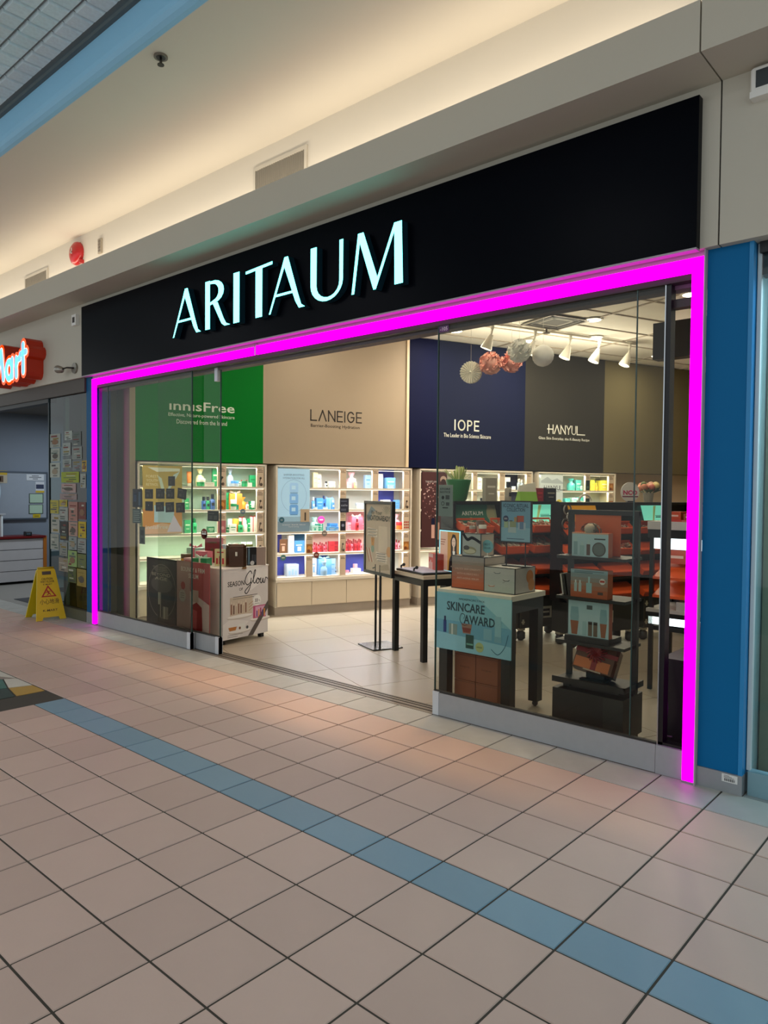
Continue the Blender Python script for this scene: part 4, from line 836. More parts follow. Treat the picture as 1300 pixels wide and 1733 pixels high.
# mirrored vanity case
vc = thing('vanity_case', 'shiny brown rounded vanity case on the white plinth', 'case', (-3.235, .545, .748), .95)
BRS = mat('#5a4234', .12, metal=.75)
MB().cbox(-.10, .10, -.075, .075, .008, .215, .03, BRS).build('body', vc); MB().cbox(-.10, .10, -.075, .075, .0, .008, .03, mat('#7d5a30', .4)).build('base_band', vc); MB().box(-.01, .01, -.079, -.075, .11, .15, mat('#d9d2c0', .3)).build('emblem', vc); MB().cbox(-.098, .098, -.073, .073, .215, .225, .03, mat('#6b5140', .15, metal=.7)).build('lid', vc)
sb = thing('serum_box', 'black and tan serum box with round seal at the plinth corner', 'box', (-3.225, .775, .748), math.radians(72))
MB().box(-.10, .0, -.04, .04, 0, .185, mat('#111216', .3)).build('front', sb); MB().box(0, .10, -.04, .04, 0, .182, mat('#a58f82', .4)).build('sleeve', sb)
q = MB(); q.rect(-.09, .01, .018, .165, -.041, mat('#6d8a9a', .3, metal=.3)); q.rect(-.05, .03, .02, .08, -.041, mat('#3f4248', .3)); q.rect(-.025, .03, .02, .08, -.041, mat('#3f4248', .3)); q.disc(-.045, .025, .022, -.0415, mat('#c9c9c6', .4)); q.build('print', sb)
# two boards standing behind the fixed glass
def board(name, label, x0, x1, y, z0, z1, m, draw, rz=0, thick=.008, feet=True):
    t = thing(name, label, 'poster', ((x0 + x1) / 2, y, 0), rz); w_ = x1 - x0
    MB().box(-w_/2, w_/2, 0, thick, z0, z1, m).build('board', t)
    b = MB(); draw(b, -w_/2, z0, w_, z1 - z0); b.build('print', t)
    if feet:
        for sx in (-.3, .3): MB().box(sx*w_ - .02, sx*w_ + .02, thick, .03, 0, z0 + .12, mat('#c9c4bc', .6)).build('foot', t)
    return t
def d_dark(b, x, z, w_, h_):
    y = -.001; m = mat('#35302b', .5); rg = arc(x + w_*.52, z + h_*.52, w_*.47, h_*.40, 0, 360, 28); rg2 = arc(x + w_*.52, z + h_*.52, w_*.455, h_*.385, 0, 360, 28)
    for i in range(28): b.flat([rg[i], rg[i+1], rg2[i+1], rg2[i]], y, mat('#6d645a', .5))
    b.flat(arc(x + w_*.52, z + h_*.62, w_*.36, h_*.12, 0, 360, 24), y-.0003, mat('#4a453f', .5))
    for k in range(2): b.text(('BEYOND', 'AGE')[k], x + w_*.5, z + h_*(.74 - .06*k), y-.0006, mat('#a89a86', .5), w_=w_*(.62 - .2*k), h_=.032)
    for k in range(4): b.rect(x + w_*(.22 + .03*k), z + h_*(.87 - .022*k), w_*.45, .006, y-.0006, mat('#7d7264', .5))
    b.rect(x + w_*.40, z + h_*.14, w_*.10, h_*.36, y-.0008, mat('#8f8578', .3)); b.rect(x + w_*.42, z + h_*.14, w_*.02, h_*.36, y-.001, mat('#c9bfae', .3)); b.rect(x + w_*.38, z + h_*.12, w_*.09, h_*.2, y-.0012, mat('#1b1917', .3))
    b.rect(x + w_*.56, z + h_*.12, w_*.18, h_*.18, y-.001, mat('#7a7064', .3)); b.rect(x + w_*.60, z + h_*.12, w_*.03, h_*.18, y-.0012, mat('#b3a896', .3))
def d_pink(b, x, z, w_, h_):
    y = -.001; b.rect(x, z, w_*.42, h_, y, mat('#b08680', .5)); b.flat([(x + w_*.42, z), (x + w_, z), (x + w_, z + h_*.45), (x + w_*.42, z + h_*.6)], y, mat('#c9aeaa', .5))
    b.text('BOUNCY & FIRM', x + w_*.5, z + h_*.86, y-.0006, mat('#e6d8d2', .5), w_=w_*.72, h_=.045, bold=.004); b.text('SERUM', x + w_*.52, z + h_*.775, y-.0006, mat('#e6d8d2', .5), w_=w_*.30, h_=.045, bold=.004)
    b.disc(x + w_*.2, z + h_*.66, w_*.07, y-.0006, mat('#a8342c', .5)); b.disc(x + w_*.18, z + h_*.52, w_*.11, y-.0006, mat('#b5a49e', .5))
    for k in range(3): b.rect(x + w_*.12, z + h_*(.55 - .03*k), w_*.12, .005, y-.001, mat('#6d5a55', .5))
    b.flat([(x+w_*.42,z+h_*.05),(x+w_*.75,z),(x+w_*.8,z+h_*.1),(x+w_*.78,z+h_*.4),(x+w_*.62,z+h_*.46),(x+w_*.45,z+h_*.40)], y-.0008, mat('#8e1f22', .3)); b.flat([(x+w_*.47,z+h_*.10),(x+w_*.62,z+h_*.08),(x+w_*.64,z+h_*.34),(x+w_*.50,z+h_*.36)], y-.0012, mat('#b5484a', .3))
    b.rect(x + w_*.48, z + h_*.46, w_*.2, h_*.16, y-.001, mat('#b59a92', .3))
board('poster_board', 'dark poster board with a serum bottle behind the fixed glass', -4.262, -3.702, .16, .10, .80, mat('#1f1d18', .5), d_dark)
board('poster_board', 'pink and red serum poster board standing by the sliding glass door', -3.69, -3.135, .16, .085, .805, mat('#a84a4c', .5), d_pink)
# ================================================================== easel sign in the doorway
ez = thing('easel_sign', 'tall black framed vacation poster on a two pole floor stand', 'sign stand', (-2.03, 1.33, 0), -SA)
MB().box(-.17, .17, -.13, .19, 0, .012, mat('#3c3f42', .25, metal=.6)).build('base_plate', ez)
for sx in (-.045, .052): MB().cyl(sx, 0, .012, .80, .0115, BLACKM, 12).build('pole', ez)
fr = MB(); X0, X1, Z0, Z1 = -.29, .31, .70, 1.415
for bx in ((X0, X1, -.018, .018, Z0, Z0+.03), (X0, X1, -.018, .018, Z1-.03, Z1), (X0, X0+.028, -.018, .018, Z0+.03, Z1-.03), (X1-.028, X1, -.018, .018, Z0+.03, Z1-.03)): fr.box(*bx, BLACKM)
fr.build('frame', ez)
pb = MB(); x, z, w_, h_ = X0+.028, Z0+.03, X1-X0-.056, Z1-Z0-.06; y = -.008
pb.box(x, x+w_, y, .0, z, z+h_, mat('#bfae94', .6)); y -= .001
INK = mat('#3f4a45', .6); PALM = mat('#56604a', .6)
for k in range(9): a = math.radians(20 + 17*k); pb.flat([(x+w_*.82, z+h_*.85), (x+w_*.82 + .10*math.cos(a) - .008*math.sin(a), z+h_*.85 + .075*math.sin(a)), (x+w_*.82 + .12*math.cos(a), z+h_*.85 + .09*math.sin(a))], y-.0004*(k % 2 + 1), PALM)
pb.flat([(x+.02,z+h_-.12),(x+.12,z+h_-.02),(x+.22,z+h_-.06),(x+.14,z+h_-.08),(x+.11,z+h_-.16),(x+.04,z+h_-.17)], y-.0005, mat('#7d8a8c', .6))
pb.text('Be Your', x+w_*.44, z+h_*.845, y-.001, INK, w_=w_*.42, h_=.04, bold=.004); pb.text('VACATION-READY', x+w_*.5, z+h_*.755, y-.001, mat('#2f3a35', .6), w_=w_*.92, h_=.052, bold=.02)
for (bx_, bz, bw) in ((.06, .62, .42), (.08, .575, .38), (.07, .53, .40), (.42, .27, .42), (.44, .235, .42), (.42, .20, .44), (.46, .165, .38)):
    pb.flat([(x+w_*bx_, z+h_*bz), (x+w_*(bx_+bw), z+h_*(bz-.02)), (x+w_*(bx_+bw), z+h_*(bz+.008)), (x+w_*bx_, z+h_*(bz+.028))], y-.0006, mat('#d8cdb8', .6)); pb.rect(x+w_*(bx_+.03), z+h_*(bz), w_*bw*.8, .005, y-.0012, INK)
pb.rect(x+w_*.52, z+h_*.30, w_*.34, h_*.38, y-.0003, mat('#cfbfa4', .6)); pb.disc(x+w_*.92, z+h_*.32, .05, y-.0005, mat('#c99a6a', .6))
pb.flat([(x+w_*.22,z+h_*.5),(x+w_*.36,z+h_*.5),(x+w_*.33,z+h_*.34),(x+w_*.25,z+h_*.34)], y-.0008, mat('#c08a4a', .6)); pb.disc(x+w_*.29, z+h_*.33, .035, y-.001, mat('#8aa08a', .6)); pb.rect(x+w_*.285, z+h_*.43, .006, .06, y-.0012, INK)
for k in range(4): pb.flat([(x+w_*(.02+.055*k), z+h_*.34), (x+w_*(.045+.055*k), z+h_*.34), (x+w_*(.17+.055*k), z+h_*.13), (x+w_*(.145+.055*k), z+h_*.13)], y-.0006, mat(('#b0604a', '#d9cbb5')[k % 2], .6))
pb.flat([(x+w_*.55,z+h_*.02),(x+w_*.95,z+h_*.06),(x+w_*.9,z+h_*.14),(x+w_*.6,z+h_*.10)], y-.0004, mat('#a8977c', .6)); pb.flat([(x+w_*.3,z+h_*.03),(x+w_*.42,z+h_*.06),(x+w_*.4,z+h_*.07),(x+w_*.28,z+h_*.045)], y-.0004, INK)
pb.build('poster', ez)
# ================================================================== black table with tester tray
tb = thing('display_table', 'tall black legged table with pale top behind the easel sign', 'table', S(.40, 2.28), -SA)
TOPM = mat('#cbb9a0', .35); W2, D2 = .58, .62
MB().box(0, W2, 0, D2, .735, .765, TOPM).build('top', tb)
a = MB(); a.box(0, W2, 0, .03, .675, .735, BLACKM).box(0, W2, D2-.03, D2, .675, .735, BLACKM).box(0, .03, .03, D2-.03, .675, .735, BLACKM).box(W2-.03, W2, .03, D2-.03, .675, .735, BLACKM); a.build('apron', tb)
for (x, y) in ((0, 0), (W2-.048, 0), (0, D2-.048), (W2-.048, D2-.048)): MB().box(x, x+.048, y, y+.048, 0, .675, BLACKM).build('leg', tb)
def T2(x, y, z=.765): p = Vector(S(.40, 2.28)) + Matrix.Rotation(-SA, 3, 'Z') @ Vector((x, y, 0)); return (p.x, p.y, z)
ty = thing('tester_tray', 'black edged white tester tray with two black knobs', 'tray', T2(.02, .03), -SA)
MB().box(0, .50, 0, .30, 0, .018, BLACK).build('tray', ty); MB().box(.012, .488, .012, .288, .018, .024, mat('#c9c6dc', .4)).build('mat', ty)
for (x, y) in ((.02, .04), (.30, .02)): MB().tube([(x, y, .02), (x + .02, y - .01, .045), (x + .05, y - .005, .055)], .009, BLACK, 8).ball((x + .06, y - .005, .058), .016, BLACK, 10).build('knob', ty)
bx = thing('gift_carton', 'coral carton with white bottle prints on the black legged table', 'carton', T2(.30, .30), -SA - .2)
CORAL = mat('#d2452e', .45); MB().box(-.10, .02, -.04, .04, 0, .17, CORAL).box(.02, .09, -.04, .04, 0, .17, mat('#b83a26', .45)).build('carton', bx)
q = MB(); [q.rect(-.085 + .035*k, .02, .02, .07 + .02*(k == 1), -.041, mat('#e8c9bf', .5)) for k in range(3)]; q.rect(-.10, .135, .12, .035, -.0412, mat('#d9b3a8', .5)); q.build('print', bx)
ls = thing('light_box_screen', 'lit advertising screen with a woman in black jacket on the table', 'screen', T2(.42, .36), -SA + .05)
MB().box(-.16, .19, .0, .03, .0, .40, BLACK).build('case', ls); CY = mat('#8fd9f0', .4, emit=1.2)
f = MB()
for b_ in ((-.15, .18, -.003, 0, .01, .02), (-.15, .18, -.003, 0, .38, .39), (-.15, -.14, -.003, 0, .02, .38), (.165, .18, -.003, 0, .02, .38)): f.box(*b_, CY)
f.build('lit_edge', ls)
q = MB(); y = -.001; e = .35
q.rect(-.14, .02, .12, .36, y, mat('#d9b2a0', .5, emit=e)); q.rect(-.02, .02, .185, .36, y, mat('#c08a45', .5, emit=e)); 
for k in range(3): q.rect(-.13, .30 - .022*k, .08 - .01*k, .006, y-.0004, mat('#a0402a', .5))
q.flat([(.0,.02),(.165,.02),(.165,.10),(.13,.19),(.09,.205),(.05,.19),(.01,.12)], y-.0006, mat('#15161c', .5)); q.flat([(.035,.17),(.03,.30),(.06,.36),(.10,.355),(.125,.31),(.125,.17)], y-.0005, mat('#231815', .5))
q.flat(arc(.078,.285,.030,.045,0,360,18), y-.0010, mat('#e3c4b2', .5, emit=.3)); q.rect(.066, .205, .024, .045, y-.0009, mat('#d8b5a2', .5, emit=.3)); q.flat([(.06,.205),(.10,.205),(.085,.10)], y-.0011, mat('#e9e4e0', .5, emit=.3))
for ex in (.067, .089): q.rect(ex - .006, .292, .012, .004, y-.0014, mat('#2a1a16', .5))
q.rect(.070, .258, .016, .005, y-.0014, mat('#b05a52', .5)); q.flat([(.05,.33),(.105,.33),(.10,.345),(.06,.35)], y-.0013, mat('#231815', .5)); q.flat([(.04,.06),(.07,.12),(.085,.115),(.06,.05)], y-.0012, mat('#e3c4b2', .5, emit=.25)); q.flat([(.11,.05),(.085,.12),(.10,.125),(.13,.06)], y-.0012, mat('#e3c4b2', .5, emit=.25))
q.build('picture', ls)
wr = thing('wire_stand', 'dark wire rack hanging beside the black legged table', 'rack', T2(.55, .30, 0), -SA)
a = MB()
for k in range(5): a.tube([(.03, .0, .10 + .10*k), (.09, .0, .20 + .10*k)], .004, BLACKM, 4).tube([(.09, .0, .10 + .10*k), (.03, .0, .20 + .10*k)], .004, BLACKM, 4)
a.build('lattice', wr)
for x in (.025, .095): MB().tube([(x, 0, 0), (x, 0, .66)], .006, BLACKM, 6).build('upright', wr)
# ================================================================== award table behind the wide glass
at = thing('award_table', 'black legged table with white top and blue Skincare Award poster', 'table', (-.165, .47, 0))
MB().box(-.305, .305, -.225, .225, .785, .82, mat('#e2ddcc', .4)).build('top', at); BTL = mat('#1d1f1b', .45)
a = MB(); a.box(-.295, .295, -.215, -.18, .70, .785, BTL).box(-.295, .295, .18, .215, .70, .785, BTL).box(-.295, -.26, -.18, .18, .70, .785, BTL).box(.26, .295, -.18, .18, .70, .785, BTL); a.build('apron', at)
for (x, y) in ((-.295, -.215), (.225, -.215), (-.295, .145), (.225, .145)):
    MB().box(x, x+.07, y, y+.07, .04, .70, BTL).build('leg', at); MB().ball((x+.035, y+.035, .022), .022, mat('#26282a', .4), 10).build('caster', at)
ap = MB().box(-.318, .318, -.242, -.234, .40, .80, mat('#86c6d4', .5)).build('poster', at)
q = MB(); x, z, w_, h_ = -.318, .40, .636, .40; y = -.2425; TL = mat('#14404d', .5)
q.rect(x, z, w_, h_*.52, y, mat('#6fb2cc', .5)); q.flat([(x,z),(x+w_,z),(x+w_,z+h_*.22),(x,z+h_*.3)], y-.0004, mat('#98d3e4', .5)); q.flat([(x+w_*.55,z+h_),(x+w_,z+h_),(x+w_,z+h_*.5)], y-.0004, mat('#a9dde4', .5))
q.text('SKINCARE', x+w_*.42, z+h_*.70, y-.001, TL, w_=w_*.50, h_=.062, bold=.018); q.text('AWARD', x+w_*.60, z+h_*.50, y-.001, TL, w_=w_*.40, h_=.062, bold=.018); q.text("AMOREPACIFIC'S PICK", x+w_*.50, z+h_*.90, y-.001, TL, w_=w_*.34, h_=.014)
script(q, [(1,.1),(.5,.0),(.05,.35),(.2,.85),(.6,.8),(.5,.5)], .0035, y-.001, TL, x+w_*.345, z+h_*.47, .07, .09)
script(q, [(0,.2),(.4,.0),(.8,.4),(1,1)], .005, y-.0006, mat('#2d6f88', .5), x+w_*.76, z+h_*.06, .13, .14)
q.rect(x+w_*.125, z+h_*.30, .026, .085, y-.001, mat('#1f3f86', .3)); q.rect(x+w_*.133, z+h_*.50, .016, .035, y-.0012, mat('#182d5e', .3)); q.rect(x+w_*.20, z+h_*.28, .072, .075, y-.001, mat('#8aa39c', .3)); q.rect(x+w_*.235, z+h_*.28, .014, .075, y-.0014, mat('#d5ddd2', .3))
q.flat([(x+w_*.37,z+h_*.50),(x+w_*.51,z+h_*.50),(x+w_*.49,z+h_*.33),(x+w_*.39,z+h_*.33)], y-.001, mat('#a07a6a', .3)); q.flat([(x+w_*.38,z+h_*.43),(x+w_*.50,z+h_*.43),(x+w_*.48,z+h_*.35),(x+w_*.40,z+h_*.35)], y-.0014, mat('#8a3f33', .3))
q.rect(x+w_*.43, z+h_*.08, .066, .095, y-.0016, mat('#1f4f4a', .3)); q.rect(x+w_*.44, z+h_*.14, .055, .012, y-.002, mat('#6fb0a0', .3)); q.disc(x+w_*.61, z+h_*.13, .034, y-.0016, mat('#b9c98a', .4)); q.text('WINNER', x+w_*.61, z+h_*.115, y-.002, mat('#5d6b33', .4), w_=.045, h_=.011)
q.rect(x+w_*.66, z+h_*.28, .065, .075, y-.001, mat('#86bfd0', .4)); q.rect(x+w_*.80, z+h_*.30, .05, .16, y-.001, mat('#93c8d2', .4)); q.rect(x+w_*.795, z+h_*.26, .056, .04, y-.0012, mat('#7fb6c6', .4))
q.build('print', ap)
def cube(label, x0, x1, y0, y1, z0, z1, mf, ms_, draw=None, draws=None):
    t = thing('display_cube', label, 'display box', ((x0+x1)/2, (y0+y1)/2, z0)); a, c, h_ = (x1-x0)/2, (y1-y0)/2, z1 - z0
    MB().box(-a+.002, a-.002, -c+.002, c-.002, .002, h_-.002, ms_).build('body', t); MB().rect(-a+.003, .003, 2*a-.006, h_-.006, -c+.0015, mf).build('front_print', t)
    e = .005; f = MB()
    for sx in (-a, a-e):
        for sy in (-c, c-e): f.box(sx, sx+e, sy, sy+e, 0, h_, BLACK)
        for sz in (0, h_-e): f.box(sx, sx+e, -c+e, c-e, sz, sz+e, BLACK)
    for sy in (-c, c-e):
        for sz in (0, h_-e): f.box(-a+e, a-e, sy, sy+e, sz, sz+e, BLACK)
    f.build('edge_frame', t)
    if draw: q = MB(); draw(q, -a, 0, 2*a, h_, -c + .0008); q.build('print', t)
    if draws:
        q = MB(); q.tf = Matrix.Translation((a - .0015, 0, 0)) @ Matrix.Rotation(math.radians(90), 4, 'Z'); draws(q, -c, 0, 2*c, h_, -.0008); q.build('side_print', t)
    return t
def grad(b, x, z, w_, h_, y, cols):
    n = len(cols)
    for k, c_ in enumerate(cols): b.rect(x+.004, z + .004 + (h_-.008)*k/n, w_-.008, (h_-.008)/n, y, mat(c_, .5))
def d_orange(b, x, z, w_, h_, y):
    grad(b, x, z, w_, h_, y, ['#b85a30', '#b8603a', '#b5684a', '#b0725a', '#a87b66', '#9f8574', '#988a7c', '#958d82'])
    for k, s_ in enumerate(['UNLOCK SKIN LONGEVITY', "WITH KOREA'S NO.1", 'ANTI-AGING SERUM']): b.text(s_, x+w_/2, z+h_*(.58 - .14*k), y-.0006, mat('#e0c3ae', .5), w_=w_*(.78, .66, .66)[k], h_=.013)
def d_grey(b, x, z, w_, h_, y):
    grad(b, x, z, w_, h_, y, ['#a9b3ab', '#adb4ae', '#b3b7b2', '#b9bbb6'])
    for (u, v, c_) in ((.43, .80, '#5b6668'), (.72, .54, '#4a4a46'), (.25, .28, '#b4673c')):
        b.flat([(x+w_*(u-.12), z+h_*v), (x+w_*(u+.12), z+h_*v), (x+w_*(u+.07), z+h_*(v-.05)), (x+w_*(u-.06), z+h_*(v-.055))], y-.0006, mat(c_, .5)); b.flat([(x+w_*(u-.10), z+h_*(v+.004)), (x+w_*(u+.10), z+h_*(v+.004)), (x+w_*(u+.05), z+h_*(v-.025)), (x+w_*(u-.04), z+h_*(v-.03))], y-.001, mat('#c9cbc4', .5))
    b.flat([(x+w_*.6,z+h_*.42),(x+w_*.68,z+h_*.46),(x+w_*.68,z+h_*.44),(x+w_*.61,z+h_*.40)], y-.0008, mat('#8a908c', .5))
def d_blob(b, x, z, w_, h_, y): b.rect(x+.004, z+.004, w_-.008, h_-.008, y, mat('#b3b0ab', .5)); b.disc(x+w_*.72, z+h_*.62, h_*.26, y-.0006, mat('#b8763f', .4)); b.disc(x+w_*.80, z+h_*.30, h_*.24, y-.0008, mat('#c08550', .4))
def d_root(b, x, z, w_, h_, y):
    b.rect(x+.004, z+.004, w_-.008, h_-.008, y, mat('#aab0a8', .5)); script(b, [(0,1),(.25,.55),(.55,.7),(1,.35)], .020, y-.0006, mat('#211d1b', .4), x+w_*.08, z+h_*.45, w_*.86, h_*.5)
    b.flat(arc(x+w_*.42, z+h_*.25, w_*.34, h_*.17, 0, 360, 18), y-.0008, mat('#8f8a62', .4)); b.flat(arc(x+w_*.42, z+h_*.22, w_*.30, h_*.10, 0, 360, 18), y-.0012, mat('#c9c4a0', .4)); b.flat(arc(x+w_*.25, z+h_*.36, w_*.16, h_*.10, 0, 360, 14), y-.0014, mat('#3d372c', .4))
SIDE = mat('#c9b9a8', .5)
cube('large display cube with orange fading print and white words', -.43, -.145, .35, .62, .82, 1.055, mat('#a87058', .5), mat('#c2b2a3', .5), d_orange)
cube('grey display cube with orange slices print at the table corner', -.140, .112, .335, .60, .82, .998, mat('#b0b5b0', .5), mat('#b8b5ae', .5), d_grey, d_blob)
cube('small display cube with dark root print, topmost on the table', -.355, -.19, .37, .54, 1.055, 1.218, mat('#aab0a8', .5), SIDE, d_root, lambda b, x, z, w_, h_, y: (b.text('RENEW', x+w_*.35, z+h_*.42, y, mat('#b5543a', .5), w_=w_*.4, h_=.012)))
bs = thing('round_tag', 'round pale blue tag on a stick beside the grey cube', 'tag', (-.155, .40, 1.055))
o = MB().lathe(0, 0, [(.046, -.002), (.046, .002)], mat('#6fb0b8', .5), 22).build('disc', bs); o.rotation_euler = (math.radians(90), 0, 0); o.location = (0, 0, .075)
MB().tube([(0, .0, .0), (0, .0, .03)], .003, WHITE, 6).build('stick', bs); MB().box(-.018, .018, -.015, .015, -.0, .008, WHITE).build('base', bs)
q = MB(); q.text('BEST', 0, .082, -.003, mat('#14404d', .5), w_=.045, h_=.015); q.text('SELLER', 0, .058, -.003, mat('#14404d', .5), w_=.055, h_=.013); q.build('lettering', bs)
ic = thing('counter_sign', 'blue Iconic Ritual Collection sign in black frame on two rods', 'sign', (.03, .47, .998))
f = MB()
for b_ in ((-.125, .125, -.008, .008, .165, .173), (-.125, .125, -.008, .008, .447, .455), (-.125, -.117, -.008, .008, .173, .447), (.117, .125, -.008, .008, .173, .447)): f.box(*b_, BLACK)
f.build('frame', ic)
for sx in (-.075, .075): MB().tube([(sx, .004, .0), (sx, .004, .17)], .004, BLACK, 8).build('rod', ic)
MB().box(-.10, .10, -.02, .03, 0, .006, BLACK).build('base', ic)
q = MB(); x, z, w_, h_ = -.117, .173, .234, .274; y = -.004; TL2 = mat('#1a3a55', .5)
q.box(x, x+w_, y, .002, z, z+h_, mat('#6f9fb8', .5)); y -= .0008; q.rect(x, z, w_, h_*.35, y, mat('#86b2c4', .5))
q.text('ICONIC RITUAL', x+w_/2, z+h_*.86, y-.0006, TL2, w_=w_*.86, h_=.026, bold=.012); q.text('COLLECTION', x+w_/2, z+h_*.755, y-.0006, TL2, w_=w_*.62, h_=.026, bold=.012)
q.disc(x+w_*.16, z+h_*.57, .022, y-.0006, mat('#1d2c55', .5)); q.text('30%', x+w_*.16, z+h_*.55, y-.001, WHITE, w_=.026); q.rect(x+w_*.54, z+h_*.49, .055, .045, y-.0006, mat('#b0492a', .5)); q.rect(x+w_*.45, z+h_*.49, .025, .035, y-.0006, mat('#a98a5a', .5)); q.flat([(x+w_*.28,z+h_*.53),(x+w_*.40,z+h_*.53),(x+w_*.37,z+h_*.49),(x+w_*.31,z+h_*.49)], y-.0006, mat('#3f4a55', .5))
q.rect(x+w_*.24, z+h_*.22, .065, .075, y-.0006, mat('#a9bdbf', .5)); q.rect(x+w_*.30, z+h_*.36, .05, .04, y-.0008, mat('#8f9a72', .5)); q.rect(x+w_*.10, z+h_*.34, .035, .045, y-.0006, mat('#9fb78f', .5)); q.rect(x+w_*.58, z+h_*.30, .06, .05, y-.0006, mat('#9fb4c4', .5)); q.rect(x+w_*.64, z+h_*.32, .03, .05, y-.001, mat('#5d7da0', .5)); q.rect(x+w_*.2, z+h_*.06, w_*.6, .004, y-.0006, TL2)
q.build('poster', ic)
# goods on top of the cubes
for (dx, dy, k, c1, c2, w_, h_, l) in ((-.31, .44, 'jar', '#c04a2a', '#9a9484', .05, .05, 'on the topmost cube at its front'), (-.265, .47, 'jar', '#c6a08a', '#6a4a30', .06, .09, 'on the topmost cube at its middle'), (-.225, .44, 'jar', '#c04a2a', '#e8e4d4', .055, .06, 'on the topmost cube near the blue sign')): put(k, c1, c2, w_, h_, (dx, dy, 1.218), .3, l, 'goods on the topmost display cube')
# brown cartons under the award table
KB = mat('#9c5a3a', .7, name='brown_card'); n = 0
for ci, xx in enumerate((-.40, -.215)):
    for r, (z0, z1) in enumerate(((0, .165), (.165, .355), (.355, .53))):
        dx = (.004, -.003, .004)[r]; t = thing('cardboard_carton', '%s brown carton of the stack %s under the award table' % (('lowest', 'middle', 'upper')[r], ('by the doorway', 'by the rolling rack')[ci]), 'carton', (xx + .09 + dx, .46 + .008*r, z0), .02 * (r - 1), 'brown cartons under the award table')
        MB().box(-.09, .09, -.10, .12, .001, z1 - z0 - .001, KB).build('carton', t); MB().box(-.09, .09, -.101, -.10, (z1-z0)*.93, (z1-z0)*.945, mat('#6d3b25', .7)).build('flap_seam', t)
        if r == 1: q = MB(); q.text(('iope', 'iope')[ci], 0, (z1-z0)*.45, -.1012, mat('#6d3b25', .7), w_=.08, h_=.018); q.build('print', t)
# ================================================================== black rolling rack behind the wide glass
rk = thing('rolling_rack', 'black rolling display rack with gift boxes behind the wide glass', 'rack', (.71, .34, 0)); RKM = mat('#1b1c1a', .45)
MB().box(-.235, .225, -.14, .14, .045, .295, RKM).build('base_box', rk); MB().box(.10, .225, -.1405, -.14, .05, .29, mat('#2c2e2b', .45)).build('door_strip', rk)
for x in (-.20, .19):
    for y in (-.11, .11): MB().ball((x, y, .024), .024, mat('#3a3c3c', .3, metal=.4), 10).box(x-.012, x+.012, y-.012, y+.012, .035, .047, CHROME).build('caster', rk)
MB().cbox(-.21, -.15, -.06, .06, .295, .335, .01, RKM).box(-.15, .16, -.05, .05, .295, .33, RKM).build('plinth', rk)
MB().box(-.235, .235, -.15, .13, .335, .352, RKM).box(-.235, .235, -.15, -.142, .352, .37, RKM).box(.227, .235, -.15, .13, .352, .37, RKM).build('lower_tray', rk)
for x in (-.225, .205): MB().box(x, x+.03, .015, .045, .30, 1.40, RKM).build('upright', rk)
MB().box(-.225, .235, .012, .048, 1.375, 1.405, RKM).build('top_bar', rk)
for z in (.60, .875, 1.125): MB().box(-.22, .225, -.14, .10, z - .018, z, RKM).build('shelf', rk)
MB().box(-.17, .12, -.12, .06, .60, .632, RKM).build('riser', rk)
def set_box(name, label, loc, rz, w_, h_, d, base, side, draw, tilt=0):
    t = thing(name, label, 'gift box', loc, rz, 'skincare gift boxes on the rolling rack'); t.rotation_euler = (tilt, 0, rz)
    MB().box(-w_/2, w_/2, -d/2, d/2, 0, h_, side).build('box', t); b = MB(); b.rect(-w_/2, 0, w_, h_, -d/2-.0006, base); draw(b, -w_/2, 0, w_, h_, -d/2-.001); b.build('print', t); return t
OS = mat('#cf6a3c', .45); BLG = mat('#a4c2c9', .45)
def dr1(b, x, z, w_, h_, y):
    b.rect(x, z+h_*.94, w_, h_*.06, y, mat('#c9a48c', .4))
    for (u, ww, hh, c_) in ((.05, .11, .75, '#7fa0a4'), (.22, .13, .55, '#8fb0b2'), (.41, .10, .62, '#5a4034')): b.rect(x+w_*u, z+.008, w_*ww, h_*hh*.75, y-.0004, mat(c_, .3)); b.rect(x+w_*(u+ww*.25), z+.008+h_*hh*.75, w_*ww*.5, h_*hh*.28, y-.0004, mat('#a9c4c4', .3))
    b.disc(x+w_*.75, z+h_*.32, h_*.30, y-.0004, mat('#3a332c', .3), 22); b.disc(x+w_*.75, z+h_*.32, h_*.25, y-.0008, mat('#5f6a66', .25), 22); b.rect(x+w_*.62, z+h_*.72, w_*.3, .008, y-.0006, mat('#2a2f30', .4))
def dr2(b, x, z, w_, h_, y):
    grad(b, x-.004, z-.004, w_+.008, h_+.008, y, ['#a8532c', '#a85c38', '#a46a4e', '#9a7a68', '#8f8a82', '#889698', '#86a2a8'])
    for (u, hh) in ((.10, .42), (.22, .42)): b.rect(x+w_*u, z+h_*.2, w_*.08, h_*hh*.75, y-.0004, mat('#a9bcb8', .3)); b.rect(x+w_*(u+.02), z+h_*.2+h_*hh*.75, w_*.04, h_*.1, y-.0004, mat('#c9d4d0', .3))
    b.rect(x+w_*.43, z+h_*.18, w_*.15, h_*.36, y-.0004, mat('#93b8ba', .3)); b.rect(x+w_*.48, z+h_*.54, w_*.05, h_*.22, y-.0004, mat('#a3c4c4', .3)); b.disc(x+w_*.86, z+h_*.62, h_*.11, y-.0004, mat('#d8d4cc', .4)); b.rect(x+w_*.80, z+h_*.59, w_*.12, .012, y-.0008, mat('#b03a2a', .4)); b.rect(x+w_*.74, z+h_*.14, w_*.14, h_*.10, y-.0004, mat('#4a3a30', .3))
    for k in range(2): b.rect(x+w_*.1, z+h_*(.93 - .05*k), w_*(.8 - .3*k), .005, y-.0006, mat('#4f6a70', .4))
